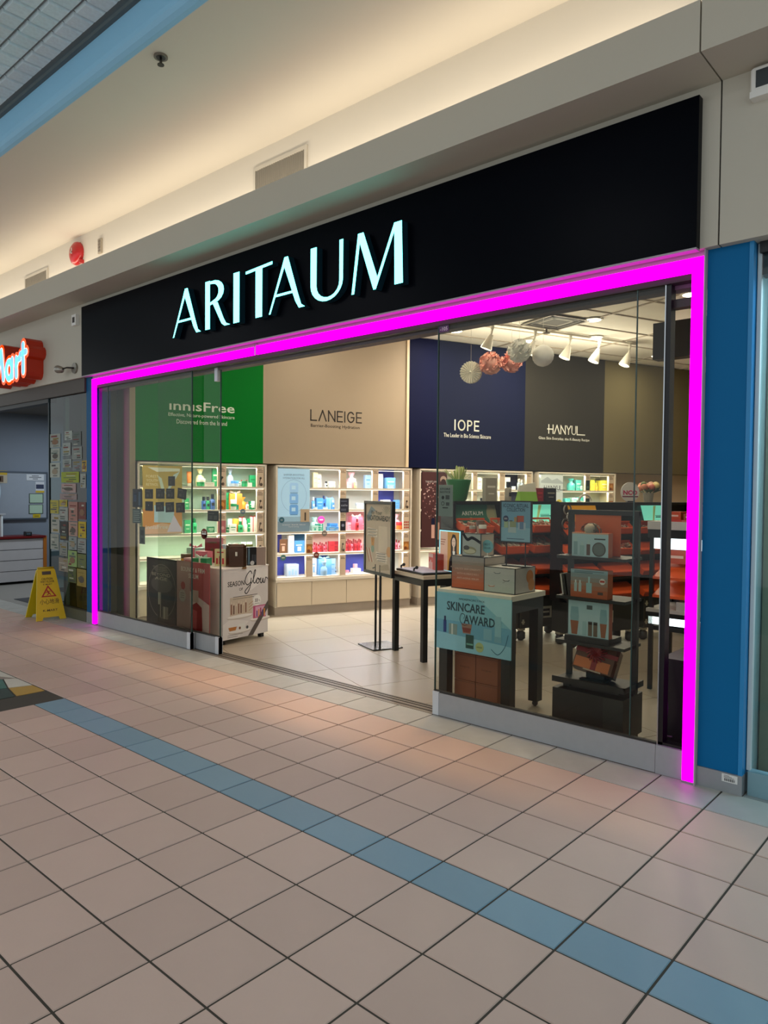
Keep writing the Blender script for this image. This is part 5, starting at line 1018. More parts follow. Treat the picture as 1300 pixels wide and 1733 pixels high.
def dr3(b, x, z, w_, h_, y):
    for (u, ww) in ((.05, .22), (.78, .18)): b.flat([(x+w_*(u+.04), z+.006), (x+w_*(u+ww-.04), z+.006), (x+w_*(u+ww), z+h_*.55), (x+w_*(u+ww-.02), z+h_*.82), (x+w_*(u+.02), z+h_*.82), (x+w_*u, z+h_*.55)], y, mat('#86adb2', .3)); b.flat([(x+w_*(u+.04), z+.006), (x+w_*(u+ww-.04), z+.006), (x+w_*(u+ww-.006), z+h_*.42), (x+w_*(u+.006), z+h_*.42)], y-.0004, mat('#9a5c3c', .3)); b.rect(x+w_*(u+.03), z+h_*.82, w_*(ww-.06), h_*.12, y, mat('#a9c8ca', .3))
    for u in (.50, .63): b.rect(x+w_*u, z+.006, w_*.10, h_*.36, y-.0004, mat('#6a5a48', .3)); b.rect(x+w_*u, z+h_*.36, w_*.10, h_*.08, y-.0004, mat('#3f3a33', .3))
    b.rect(x+w_*.36, z+.006, w_*.10, h_*.40, y-.0004, mat('#9cc0c2', .3)); b.rect(x+w_*.46, z+h_*.78, w_*.14, h_*.12, y-.0004, mat('#4f5a58', .3))
set_box('gift_box_set', 'upper gift box with bottles and round compact print on the rolling rack', (.70, .25, 1.125), .0, .235, .145, .06, BLG, OS, dr1)
set_box('gift_box_set', 'middle gift box fading from blue to orange on the rolling rack', (.70, .25, .875), .0, .24, .17, .07, BLG, OS, dr2)
set_box('gift_box_set', 'lower gift box with two tall blue bottles print on the rolling rack', (.685, .27, .632), .0, .265, .215, .05, mat('#afcdd0', .45), OS, dr3)
t = thing('backing_card', 'large orange card standing behind the upper gift box on the rack', 'card', (.70, .36, 1.125)); MB().box(-.17, .13, 0, .008, 0, .25, mat('#c9602c', .5)).build('card', t); MB().rect(-.165, .02, .03, .05, -.001, mat('#d9442c', .5)).build('print', t)
t = thing('sparkling_bow', 'frilly grey net bow on top of the upper gift box', 'bow', (.69, .25, 1.27)); b = MB(); rr = random.Random(5)
for k in range(70):
    a = rr.random()*6.28; e_ = rr.random()*1.5; d = Vector((math.cos(a)*math.cos(e_)*1.5, math.sin(a)*math.cos(e_)*.6, math.sin(e_)*1.3)); p = d * .045; u = d.orthogonal().normalized() * .012; v = d.normalized().cross(u)
    b.add([p - u + Vector((0,0,.0)), p + v, p + u, p - v], [(0,1,2,3)], mat(('#8f8a80', '#bdb6a4', '#5f5a52')[k % 3], .5))
b.ball((0,0,.02), .04, mat('#a39c8c', .6), 10); b.build('net', t)
for k, (x, c) in enumerate(((.505, '#c9c4ba'), (.525, '#23211f'), (.545, '#3a3733'))):
    t = thing('leaflet', '%s upright leaflet beside the middle gift box' % ('white', 'black', 'dark grey')[k], 'leaflet', (x, .30, .875), .1); t.rotation_euler = (0, math.radians(-8), .1); MB().box(-.004, .004, -.05, .05, 0, .13, mat(c, .5)).build('sheet', t)
gb = thing('ribbon_gift_box', 'copper gift box with red ribbon bow tilted on the lowest rack tray', 'gift box', (.70, .30, .40), .25); gb.rotation_euler = (math.radians(-24), math.radians(10), .18); gb.scale = (1.35, 1.3, 1.35)
COP = mat('#9c5a36', .28, metal=.35); MB().cbox(-.095, .095, -.05, .05, 0, .135, .012, mat('#5f3a26', .3, metal=.3)).build('box', gb); MB().box(-.088, .07, -.0515, -.05, .005, .052, mat('#c9703c', .35, metal=.2)).build('band', gb)
RB = mat('#8f1a1c', .35); MB().box(-.012, .012, -.0525, -.05, 0, .135, RB).box(-.095, .095, -.0522, -.05, .075, .095, RB).build('ribbon', gb); b = MB(); rr = random.Random(2)
for k in range(16): a = 6.28*k/16; b.tube([(0,-.053,.085), (.025*math.cos(a),-.07,.085+.025*math.sin(a)), (.045*math.cos(a+.3),-.056,.085+.045*math.sin(a+.3))], .0045, RB, 4)
b.build('bow', gb); MB().box(-.04, .04, -.06, -.05, -.003, .003, mat('#b7a08a', .3)).build('stand', gb)
t = thing('box_stand', 'small black wedge stand under the copper gift box', 'stand', (.70, .32, .352)); MB().box(-.08, .08, -.05, .06, 0, .012, RKM).prism_xy([(-.06,.0),(.06,.0),(.06,.05),(-.06,.05)], .012, .045, RKM).build('wedge', t)
# ================================================================== black makeup gondolas
GB = mat('#0f0f10', .4); OT = mat('#e05a28', .42, name='orange_tray'); OT2 = mat('#a83e1c', .45)
def gondola(label, s0, t0, L, scr, depth=.46):
    t = thing('makeup_gondola', label, 'display unit', S(s0, t0), SR)
    hy = depth - .22 if depth > .4 else depth - .13
    MB().box(0, L, depth-.04, depth, .44, 1.42, GB).build('back', t)
    for x in (0, L-.03): MB().box(x, x+.03, depth*.5, depth-.04, .44, 1.42, GB).build('side', t)
    MB().box(0, L, depth-.24, depth, 1.395, 1.42, GB).build('top_shelf', t)
    for k, z in enumerate((.455, .67, .88, 1.09)):
        MB().add([(0,.0+.03*k,z),(L,.0+.03*k,z),(L,depth-.04,z+.13),(0,depth-.04,z+.13),(0,.0+.03*k,z-.02),(L,.0+.03*k,z-.02),(L,depth-.04,z+.11),(0,depth-.04,z+.11)], [(0,1,2,3),(7,6,5,4),(0,4,5,1),(1,5,6,2),(3,2,6,7),(0,3,7,4)], GB).build('shelf', t)
    for (xa, xb, m, tx) in scr:
        b = MB().add([(xa,hy,1.20),(xb,hy,1.20),(xb,hy+.06,1.385),(xa,hy+.06,1.385),(xa,hy+.02,1.20),(xb,hy+.02,1.20),(xb,hy+.08,1.385),(xa,hy+.08,1.385)], [(0,1,2,3),(5,4,7,6),(0,4,5,1),(3,2,6,7),(0,3,7,4),(1,5,6,2)], m)
        o = b.build('header_panel', t)
        q = MB(); q.tf = Matrix.Translation(((xa+xb)/2, hy - .0015, 1.20)) @ Matrix.Rotation(-math.atan2(.06, .185), 4, 'X')
        tx(q, -(xb-xa)/2, 0, xb-xa, .19, -.0005); q.build('header_print', o)
    return t
def tx_green(q, x, z, w_, h_, y):
    q.text('ARITAUM', x+w_*.42, z+h_*.42, y, WHITE, w_=w_*.5, h_=.042); q.flat(arc(x+w_*.86, z+h_*.5, w_*.10, h_*.42, 0, 360, 16), y, mat('#8f8d6a', .5)); q.disc(x+w_*.37, z+h_*.2, .022, y-.0004, mat('#9c9468', .5)); q.rect(x+w_*.8, z, w_*.2, h_, y+.0003, mat('#7d8466', .5))
def tx_mint(q, x, z, w_, h_, y):
    q.flat([(x+w_*.3,z),(x+w_*.5,z+h_),(x+w_*.62,z+h_),(x+w_*.36,z)], y, mat('#b9d08a', .5, emit=.3)); q.rect(x+w_*.5, z+h_*.32, w_*.4, .012, y, mat('#3f8f86', .5)); q.rect(x+w_*.5, z+h_*.42, w_*.35, .006, y, mat('#3f8f86', .5))
GRS = mat('#2f6350', .4, emit=.05); MNT = mat('#7fe0c6', .4, emit=.75); YEL = mat('#e0951f', .4, emit=.5)
go1 = gondola('black makeup gondola with green header panel behind the award table', 1.08, 2.5, 1.34, [(.04, .55, GRS, tx_green), (.94, 1.30, MNT, tx_mint)])
go2 = gondola('long black makeup gondola with yellow and mint header panels behind the rolling rack', 1.95, 3.0, 1.95, [(.17, .52, YEL, lambda q, x, z, w_, h_, y: q.rect(x+w_*.1, z+.02, w_*.5, .01, y, mat('#f0c05a', .4))), (1.175, 1.495, MNT, tx_mint)], .30)
def tray(label, s0, t0, x, k, w_, kind, rz=0):
    z = (.455, .67, .88, 1.09)[k]; yy = .03*k
    t = thing('makeup_tray', label, 'tray', S(s0, t0), SR, 'orange makeup trays on the gondolas'); base = MB()
    dp = .42 if s0 < 1.5 else .26; sl = .13 / (dp - yy); tf = Matrix.Translation((x, yy + .01, z + .002)) @ Matrix.Rotation(math.atan(sl), 4, 'X'); D = min(dp - yy - .06, .30 if k < 3 else .20)
    base.tf = tf
    if kind == 'closed': base.box(0, w_, 0, D, 0, .06, OT); base.box(.0, w_, -.004, .0, .012, .05, OT2)
    else:
        base.box(0, w_, 0, D, 0, .012, OT2); base.box(0, w_, 0, .012, .012, .085, OT); base.box(0, w_, D-.012, D, .012, .09, OT); base.box(0, .01, .012, D-.012, .012, .075, OT); base.box(w_-.01, w_, .012, D-.012, .012, .075, OT)
    base.build('tray', t)
    if kind != 'closed':
        q = MB(); q.tf = tf; rr = random.Random(label)
        n = int(w_ / .03)
        for i in range(n):
            for j in range(4):
                if rr.random() < .12: continue
                c_ = rr.choice(['#cfae92', '#b98a70', '#e2d0b8', '#8a5a48', '#d9b9a6', '#c07a62']); xx = .016 + i * (w_-.032) / n; yy_ = .02 + j * (D-.04) / 4
                q.box(xx, xx + .02, yy_, yy_ + (D-.06)/4, .012, .045 + .03*rr.random(), mat(c_, .35))
        q.build('testers', t)
for u, (s0, t0, n, p0_, pw) in enumerate(((1.08, 2.5, 3, .035, .425), (1.95, 3.0, 4, .03, .475))):
    for k in range(4):
        for i in range(n):
            kind = 'open' if (k == 3 or (k == 2 and (i + u) % 2 == 0) or (k == 2 and u == 0)) else 'closed'
            tray('%s orange tray, %s along the %s row of the %s gondola' % ('open' if kind == 'open' else 'closed', ORD[i], ('lowest', 'third', 'second', 'top')[k], ('near', 'far')[u]), s0, t0, p0_ + pw*i + .012*((k+i) % 2), k, pw - .085, kind)
# flight cases under the gondolas
FC = mat('#22231f', .6, name='case_laminate'); STEEL = mat('#c6c1b0', .35, metal=.6)
def flight_case(label, s0, t0, L):
    t = thing('flight_case', label, 'case', S(s0, t0), SR, 'black flight cases under the gondolas')
    MB().box(0, L, .0, .30, .13, .435, FC).build('case', t)
    for x in (.0, L - .012): MB().box(x, x+.012, -.003, .0, .13, .435, mat('#4d4c46', .4, metal=.6)).build('edge_strip', t)
    h = MB().box(L*.5-.09, L*.5+.09, -.004, 0, .22, .34, STEEL).build('handle_plate', t); MB().box(L*.5-.065, L*.5+.065, -.006, -.004, .24, .315, BLACK).box(L*.5-.05, L*.5+.05, -.014, -.006, .275, .29, STEEL).build('handle', h)
    for x in (.03, L - .05):
        for z in (.17, .36): MB().box(x, x+.02, -.006, 0, z, z+.05, STEEL).box(x-.01, x+.03, -.004, 0, z+.015, z+.03, STEEL).build('latch', t)
    for (x, y) in ((.06, .06), (L-.06, .06), (.06, .24), (L-.06, .24)): MB().box(x-.03, x+.03, y-.03, y+.03, .10, .13, STEEL).lathe(x, y, [(.02,.0),(.045,.02),(.045,.08),(.02,.10)], mat('#3d3f40', .35, metal=.3), 12).build('caster', t)
flight_case('near black flight case behind the award table', 1.10, 2.48, .63); flight_case('second black flight case behind the award table legs', 1.76, 2.48, .63)
flight_case('black flight case behind the rolling rack', 2.0, 2.98, .88); flight_case('far black flight case beyond the rolling rack', 2.95, 2.98, .88)
# goods on top of the gondolas
def on_gondola(kind, c1, c2, w_, h_, s, t_, where, d=None): put(kind, c1, c2, w_, h_, S(s, t_, 1.42), SR + .1, where, 'goods on top of the black gondolas', d)
pt = thing('plant_pot', 'green tapered pot of pale sprigs on the near gondola', 'pot', S(1.13, 2.28, 1.42), SR); MB().lathe(0, 0, [(.07, 0), (.085, .02), (.125, .20), (.125, .215), (.11, .215)], mat('#14682f', .45), 18).build('pot', pt); b = MB(); rr = random.Random(9)
for k in range(46):
    a = rr.random()*6.28; r_ = .03 + .13*rr.random(); z1 = .26 + .08*rr.random(); p0_ = Vector((.05*math.cos(a), .05*math.sin(a), .20)); p1_ = Vector((r_*math.cos(a), r_*math.sin(a), z1)); u = Vector((-math.sin(a), math.cos(a), 0))*.010
    b.add([p0_ - u*.4, p0_ + u*.4, p1_ + u, p1_ + (p1_-p0_)*.15, p1_ - u], [(0,1,2,3,4)], mat(('#c9d68a', '#9fb35a', '#e2e0a8')[k % 3], .6))
b.build('sprigs', pt)
on_gondola('box', '#9a9484', '#d8d2c2', .15, .235, 1.51, 2.28, 'standing upright on the near gondola', .05); on_gondola('bottle', '#9a9484', '#20242c', .07, .20, 1.74, 2.28, 'on the near gondola above the blue sign')
bgc = thing('green_white_bag', 'white and lime green pouch on the near gondola', 'pouch', S(1.98, 2.28, 1.42), SR + .15); MB().add([(-.13,-.04,0),(.13,-.04,0),(.13,.04,0),(-.13,.04,0),(-.12,-.015,.10),(.13,-.015,.10),(.13,.015,.10),(-.12,.015,.10)], [(0,3,2,1),(0,1,5,4),(1,2,6,5),(2,3,7,6),(3,0,4,7)], mat('#86b83f', .5)).build('lower', bgc); MB().add([(-.12,-.015,.10),(.13,-.015,.10),(.13,.015,.10),(-.12,.015,.10),(-.12,-.004,.16),(.12,-.004,.20),(.12,.004,.20),(-.12,.004,.16)], [(0,1,5,4),(1,2,6,5),(2,3,7,6),(3,0,4,7),(4,5,6,7)], mat('#d8d6c6', .5)).build('upper', bgc)
on_gondola('box', '#8e2430', '#c9343c', .10, .14, 2.17, 2.2, 'at the end of the near gondola', .12); on_gondola('box', '#20242c', '#9a9484', .15, .14, 2.33, 2.2, 'on the near gondola next to the dark red one', .10)
hp = thing('headband', 'white headband hoop standing on the far gondola', 'headband', S(2.38, 2.72, 1.42), SR); MB().tube([(.085*math.cos(math.pi*k/14), 0, .0 + .075*math.sin(math.pi*k/14)) for k in range(15)], .010, mat('#cfcabd', .5), 8).build('band', hp); MB().box(-.10, -.07, -.012, .012, 0, .014, WHITE).box(.07, .10, -.012, .012, 0, .014, WHITE).build('foot', hp)
sg = thing('round_sign', 'round white sign with magenta lettering on the far gondola', 'sign', S(2.98, 2.74, 1.42), SR - .3); o = MB().lathe(0, 0, [(.105, -.004), (.105, .004)], mat('#dcd6d0', .5), 28).build('disc', sg); o.rotation_euler = (math.radians(90), 0, 0); o.location = (0, 0, .105)
q = MB(); q.text('NCO', .0, .075, -.0055, mat('#c2185b', .5), w_=.16, h_=.05, bold=.04); q.rect(-.09, .052, .18, .012, -.0055, mat('#7d1040', .5)); q.build('lettering', sg); MB().box(-.03, .03, -.02, .03, .06 - .06, .012, BLACK).build('foot', sg)
vs_ = thing('flower_vase', 'pink and peach bouquet in a pale box vase on the far gondola', 'bouquet', S(3.27, 2.72, 1.42), SR); MB().lathe(0, 0, [(.06, 0), (.075, .10)], mat('#a39a88', .6), 4).build('vase', vs_); b = MB(); rr = random.Random(4)
for k in range(16):
    a = rr.random()*6.28; r_ = .09*rr.random()**.5; b.ball((r_*math.cos(a)*1.2, r_*math.sin(a), .13 + .06*rr.random()), .028 + .012*rr.random(), mat(('#d98a6a', '#e0a58a', '#c96a5a', '#6d7a45', '#d9c07a')[k % 5], .6), 8)
b.build('blooms', vs_); b = MB()
for k in range(12): a = 6.28*k/12; b.add([(.04*math.cos(a), .04*math.sin(a), .09), (.11*math.cos(a-.15), .11*math.sin(a-.15), .13), (.15*math.cos(a), .15*math.sin(a), .14), (.11*math.cos(a+.15), .11*math.sin(a+.15), .12)], [(0,1,2,3)], mat('#55633a', .6))
b.build('leaves', vs_)
for k, (sx, tt, c) in enumerate(((1.99, 2.9, '#9c9a90'), (2.03, 2.9, '#c9c6bc'), (1.97, 2.9, '#5f5c55'))):
    t = thing('headset', '%s coiled headband hanging at the gap between the gondolas' % ('dull silver', 'pale silver', 'dark grey')[k], 'headband', S(sx, tt, 1.30 - .07*k), SR); MB().tube([(.045*math.cos(6.28*j/16), 0, .05 + .05*math.sin(6.28*j/16)) for j in range(17)], .008, mat(c, .3, metal=.6), 6).build('loop', t); MB().tube([(0, 0, .10), (0, .08, .10)], .004, BLACK, 6).build('hook', t)
# ================================================================== lit counter and dark cabinet near the black jamb

lc = thing('lit_counter', 'black framed lit counter with glowing panels beside the magenta light', 'counter', (.92, 1.6, 0))
GLOW = mat('#eafaff', .5, emit=2.2, var=0, name='glowing_panel')
MB().box(-.42, .38, 0, .5, 1.24, 1.30, mat('#c6c2bb', .4)).build('top', lc); MB().box(-.42, .38, .01, .5, 1.175, 1.24, GB).build('upper_rail', lc); MB().box(-.42, .38, .06, .08, 1.09, 1.175, GLOW).build('upper_glow', lc)
MB().box(-.42, .38, .48, .5, .45, 1.175, mat('#3a2a33', .5)).build('back', lc); MB().box(-.42, .38, 0, .48, .61, .635, mat('#bab6af', .4)).build('lower_shelf', lc); MB().box(-.42, .38, .0, .48, .575, .61, GB).build('lower_rail', lc); MB().box(-.42, .38, .05, .07, .51, .575, GLOW).build('lower_glow', lc)
MB().box(-.42, .38, .1, .48, .455, .49, GB).build('bottom_rail', lc)
for x in (-.42, .35): MB().box(x, x+.03, .05, .08, 0, 1.175, GB).box(x, x+.03, .45, .48, 0, 1.175, GB).build('frame', lc)
def lc_box(label, x0, x1, y0, y1, z0, z1, c, name='carton', cat='carton'):
    t = thing(name, label, cat, ((x0+x1)/2, (y0+y1)/2, z0), 0, 'goods on the lit counter'); a, b_ = (x1-x0)/2, (y1-y0)/2; MB().box(-a, a, -b_, b_, 0, z1-z0, mat(c, .45)).build('box', t); MB().rect(-a*.6, (z1-z0)*.4, a*1.2, (z1-z0)*.2, -b_-.0006, mat('#d9b8a4', .5)).build('print', t)
lc_box('flat red tray on top of the lit counter', .62, 1.2, 1.66, 1.95, 1.30, 1.315, '#b5352f', 'flat_tray', 'tray')
lc_box('orange carton on the red tray of the lit counter', .63, .72, 1.68, 1.82, 1.315, 1.375, '#b8431f'); lc_box('clear brown carton on the red tray of the lit counter', .74, .82, 1.68, 1.78, 1.315, 1.36, '#9c4a38'); lc_box('tall red jar carton on the red tray by the magenta light', .83, .90, 1.70, 1.80, 1.315, 1.42, '#a3242a')
lc_box('pale boxes sleeve on the lower shelf of the lit counter', .72, 1.1, 1.62, 1.85, .635, .70, '#b9b4ad'); 
for (z, l) in ((.74, 'lower'), (.88, 'upper')):
    t = thing('makeup_tray', '%s sloping orange tray inside the lit counter' % l, 'tray', (.90, 1.62, z), 0, 'trays inside the lit counter'); MB().add([(-.36,.0,0),(-.10,.0,0),(-.18,.30,.09),(-.36,.30,.09),(-.36,.0,-.02),(-.10,.0,-.02),(-.18,.30,.07),(-.36,.30,.07)], [(0,1,2,3),(0,4,5,1),(1,5,6,2),(7,6,5,4),(3,2,6,7),(0,3,7,4)], OT).build('tray', t); MB().box(-.36, -.16, .28, .30, -.02, .07, GB).build('bracket', t)
lc_box('coral header carton standing inside the lit counter', .56, .74, 1.80, 1.86, .97, 1.075, '#b5543f')
dc = thing('dark_cabinet', 'low black cabinet behind the black upright post', 'cabinet', (1.27, .40, 0)); MB().box(-.115, .13, -.20, .20, 0, .585, mat('#120f14', .35)).build('body', dc); MB().box(-.12, .135, -.205, .205, .575, .588, mat('#1b171c', .3)).build('top', dc)
oc = thing('orange_carton', 'tall orange carton on the low black cabinet', 'carton', (1.27, .42, .588), .3); MB().box(-.055, .055, -.05, .05, 0, .175, mat('#a84f34', .5)).build('carton', oc); MB().box(-.056, .056, -.051, .051, .165, .176, mat('#d98a5a', .5)).build('lid', oc)
cb = tag(MB().tube([(1.19,.14,.62),(1.20,.13,.50),(1.215,.12,.40),(1.222,.12,.33),(1.215,.12,.25),(1.21,.12,.19),(1.225,.12,.175),(1.25,.12,.178)], .0045, mat('#4a464c', .5), 6).build('power_cord'), 'thin grey power cord hanging in front of the low black cabinet', 'cord')
# ================================================================== cards and stickers on the glass
def glass_card(label, x0, z1, x1, z0, y, base, lines, rot=0, cat='card'):
    t = thing('glass_card', label, cat, ((x0+x1)/2, y, (z0+z1)/2), 0, 'cards on the shop glass'); t.rotation_euler = (0, rot, 0); a, h_ = (x1-x0)/2, (z1-z0)/2
    MB().box(-a, a, 0, .002, -h_, h_, mat(base, .6)).build('sheet', t); q = MB()
    for (u, v, w_, hh, c_) in lines: q.rect(-a + 2*a*u, -h_ + 2*h_*v, 2*a*w_, 2*h_*hh, -.0006, mat(c_, .6))
    q.build('print', t); return t
L1 = [(.12,.75,.5,.07,'#6b6257'), (.12,.6,.7,.05,'#5a5248'), (.2,.2,.3,.3,'#5d5449'), (.58,.2,.25,.34,'#4d463d')]
GC = [('b',-4.055,1.513,-3.901,1.415,'#2b2822',0),('c',-3.846,1.518,-3.689,1.418,'#2b2822',0),('d',-3.66,1.519,-3.515,1.42,'#2b2822',0),('e',-3.459,1.52,-3.309,1.42,'#35302a',.12),('f',-4.048,1.388,-3.901,1.292,'#050505',0),('g',-3.851,1.385,-3.698,1.291,'#1d2326',-.04),('h',-3.671,1.386,-3.519,1.289,'#2b2728',-.05),('i',-3.487,1.385,-3.335,1.29,'#332d27',-.04)]
for i, (n_, x0, z1, x1, z0, c_, r_) in enumerate(GC): glass_card('%s dark square card of the %s row on the fixed glass' % (ORD[i % 4], ('upper', 'lower')[i // 4]), x0, z1, x1, z0, .019, c_, L1 if c_ != '#050505' else [(.4,.55,.1,.1,'#8a8a8a')], r_)
glass_card('single grey card above the row of dark square cards', -3.623, 1.639, -3.504, 1.545, .019, '#4a4a48', L1)
glass_card('navy bottle advert on the fixed glass', -4.297, 1.512, -4.108, 1.325, .019, '#0e1a30', [(.1,.3,.3,.5,'#2b4a75'),(.62,.1,.22,.75,'#56708f'),(.15,.7,.25,.05,'#8aa0bb')], 0, 'poster')
glass_card('pale opening hours notice on the fixed glass', -4.297, 1.308, -4.132, 1.16, .019, '#55656a', [(.1,.1+.14*k,.8-.1*(k % 2),.06,'#a9b4b2') for k in range(6)], 0, 'notice')
glass_card('narrow grey notice below the opening hours', -4.161, 1.128, -4.055, .95, .019, '#586460', [(.2,.5,.6,.3,'#2f3836'),(.25,.1,.5,.25,'#39423f')], 0, 'notice')
glass_card('dark printed sheet on the sliding glass door', -3.05, 1.316, -2.875, 1.221, .079, '#33322e', [(.1,.7,.5,.08,'#6a665c'),(.15,.15,.3,.4,'#55514a'),(.55,.15,.3,.4,'#5d5950')], 0, 'sheet')
t = thing('round_sticker', 'round red and white sticker on the sliding glass door', 'sticker', (-3.10, .077, 1.097)); o = MB().lathe(0, 0, [(.05, 0), (.05, .002)], mat('#7a2a26', .5), 22).build('sticker', t); o.rotation_euler = (math.radians(90), 0, 0)
q = MB(); q.rect(-.035, -.006, .07, .012, -.003, WHITE); q.disc(-.018, .018, .009, -.003, WHITE, 8); q.disc(.018, .018, .009, -.003, WHITE, 8); q.build('print', t)
t = thing('glass_notice', 'pale notice with black figures on the edge of the wide glass', 'notice', (-.245, .019, 1.452), 0); MB().box(-.055, .062, 0, .002, -.105, .105, mat('#93a09a', .6)).build('sheet', t); q = MB(); y = -.0008; K = mat('#1d201f', .6)
q.text('STORE', 0, .07, y, K, w_=.085, h_=.014, bold=.02); q.text('NOTICE', 0, .05, y, K, w_=.085, h_=.013, bold=.02); q.disc(-.018, .02, .012, y, K, 12); q.rect(.004, .008, .032, .028, y, mat('#4a504e', .6)); q.disc(-.018, -.02, .014, y, K, 12); q.disc(-.018, -.02, .010, y-.0004, mat('#93a09a', .6), 12); q.rect(.008, -.034, .028, .022, y, mat('#4a504e', .6)); q.rect(-.02, -.052, .045, .007, y, K)
q.build('print', t)
for (lab, s, z, r_, c_) in (('round grey blue shelf disc on the third shelf under the green wall', -.40, 1.26, .032, '#6a8490'), ('round magenta shelf tag on a stick on the third shelf under the cream wall', .62, 1.15, .047, '#d9307f'), ('round grey shelf disc hanging under the third shelf', .635, .985, .036, '#8a8078'), ('round brown shelf disc beside the fourth shelf cards', .53, .72, .036, '#7a3a30'), ('round green shelf disc on the bottom shelf under the blue poster', .10, .70, .036, '#4f7f7a')):
    t = thing('shelf_disc', lab, 'tag', S(s, .03 if 'stick' not in lab else -.04, z), SR); o = MB().lathe(0, 0, [(r_, 0), (r_, .002)], mat(c_, .5), 20).build('disc', t); o.rotation_euler = (math.radians(90), 0, 0); MB().rect(-r_*.5, -r_*.15, r_, r_*.3, -.0028, mat('#d8cfc6', .5)).build('print', t)
    if 'stick' in lab: MB().tube([(0, 0, -r_), (0, 0, 1.0105 - z)], .003, WHITE, 6).build('stick', t)
t = thing('shelf_notice', 'navy notice card overlapping the second shelf under the cream wall', 'notice', S(.905, .025, 1.33), SR); MB().box(-.062, .062, 0, .003, -.088, .088, mat('#2a2f40', .5)).build('sheet', t); q = MB(); MB().text('sale', 0, -.01, -.0006, mat('#aab2c4', .5), w_=.09, h_=.026).build('lettering', t); [q.rect(-.045, -.05 - .015*k, .07, .005, -.0006, mat('#8a93a8', .5)) for k in range(2)]; q.rect(-.045, .05, .08, .006, -.0006, mat('#8a93a8', .5)); q.build('print', t)
# ================================================================== neighbouring shop on the far side
MW = mat('#7d8794', .7, scale=2, var=.03, name='grey_blue_wall')
struct('wall_mart_left', MB().box(-9.75, -9.65, .1, 6, 0, 3, MW)); struct('wall_mart_back', MB().box(-9.7, -5.95, 5.9, 6, 0, 3, mat('#3c4a4c', .7))); struct('ceiling_mart', MB().box(-12, -5.9, .1, 6, 2.72, 2.8, mat('#6a6a66', .8))); struct('wall_mart_far', MB().box(-12, -9.72, .02, .1, 0, 2.72, mat('#6f7680', .7)))
struct('wall_mart_right', MB().box(-6.06, -6.0, .1, 5.9, 0, 2.72, mat('#41524f', .7)))
mf = struct('floor_mart', MB().box(-12, -5.9, 0, 6, -.06, .001, mat('#8f8c86', .5)))
for (x0, x1, y0, y1) in ((-7.6, -6.9, .12, .5), (-8.3, -7.4, .9, 1.3)): MB().box(x0, x1, y0, y1, .001, .008, mat('#3a3c40', .8)).build('dark_inlay', mf)
struct('trim_7', MB().box(-12, -5.27, -.02, .1, 2.60, 2.76, mat('#4d463f', .6))); struct('trim_8', MB().box(-12, -6.24, .0, .1, 2.55, 2.60, mat('#15140f', .5)))
area_light('mart_light', (-8.0, 1.6, 2.68), .6, 34, (.8, .9, 1), size_y=.6)
mg = thing('shopfront_glazing', 'glass panel of the neighbouring shop covered with paper flyers', 'glass panel', (-5.75, .015, 0))
MB().add([(-.485,0,.12),(.475,0,.12),(.475,0,2.60),(-.485,0,2.60)], [(0,1,2,3)], glass_mat('mart_glass', '#8fb0ad', 1.0)).build('pane', mg); MB().box(-.485, .475, -.02, .02, 0, .12, mat('#5d5f50', .5, metal=.3)).build('bottom_rail', mg); MB().box(-.495, -.485, -.012, .012, 0, 2.60, mat('#2f4044', .3)).build('glass_edge', mg); MB().box(-.485, .475, -.012, .012, .12, .135, mat('#22231c', .5)).build('gasket', mg)
# lit shop sign
ms = thing('mart_sign', 'glowing orange outlined Mart sign on the wall at the picture edge', 'sign', (-6.62, -.05, 2.82)); OG = mat('#f0500c', .4, emit=.95, name='orange_acrylic'); OGS = mat('#a02406', .4, emit=.10); LB = mat('#7cc4f4', .4, emit=.95); WHE = mat('#f4ece6', .4, emit=.8)
def mart_poly(pts, off, y0, y1, m, side):
    b = MB()
    for p in pts:
        P = [Vector((x_, z_)) for x_, z_ in p]; 
        for a_, c_ in zip(P[:-1], P[1:]):
            d = c_ - a_; L = d.length or 1e-6; d /= L; n_ = Vector((-d.y, d.x)); 
            ring = [a_ + off*(n_*math.cos(t_) - d*math.sin(t_)) for t_ in [math.pi*k/5 for k in range(6)]] + [c_ - off*(n_*math.cos(t_) - d*math.sin(t_)) for t_ in [math.pi*k/5 for k in range(6)]]
            b.prism_xz([(v.x, v.y) for v in ring], y0, y1, m, side)
    return b
def AC(cx, cz, rx, rz, a0, a1, n=9): return arc(cx, cz, rx, rz, a0, a1, n)
LETS = [[[(-.62,.05),(-.56,.40),(-.46,.12),(-.36,.40),(-.30,.05)]],
        [AC(-.12,.14,.085,.105,60,420,14), [(-.03,.26),(-.03,.05)]],
        [[(.09,.26),(.09,.05)], [(.09,.17),(.13,.24),(.20,.25)]],
        [[(.29,.40),(.29,.08)], [(.21,.29),(.37,.31)]]]
for st_ in LETS:
    o = mart_poly(st_, .08, -.20, 0, OG, OGS).build('letter_box', ms)
    mart_poly(st_, .044, -.206, -.20, WHE, WHE).build('letter_rim', o); mart_poly(st_, .034, -.211, -.206, LB, LB).build('letter_face', o)
# wet floor sign
wf = thing('wet_floor_sign', 'yellow folding wet floor sign in front of the flyer covered glass', 'sign', (-5.87, -.20, 0), math.radians(85)); YL = mat('#d2b90a', .42, name='yellow_plastic'); RDI = mat('#a3260f', .5)
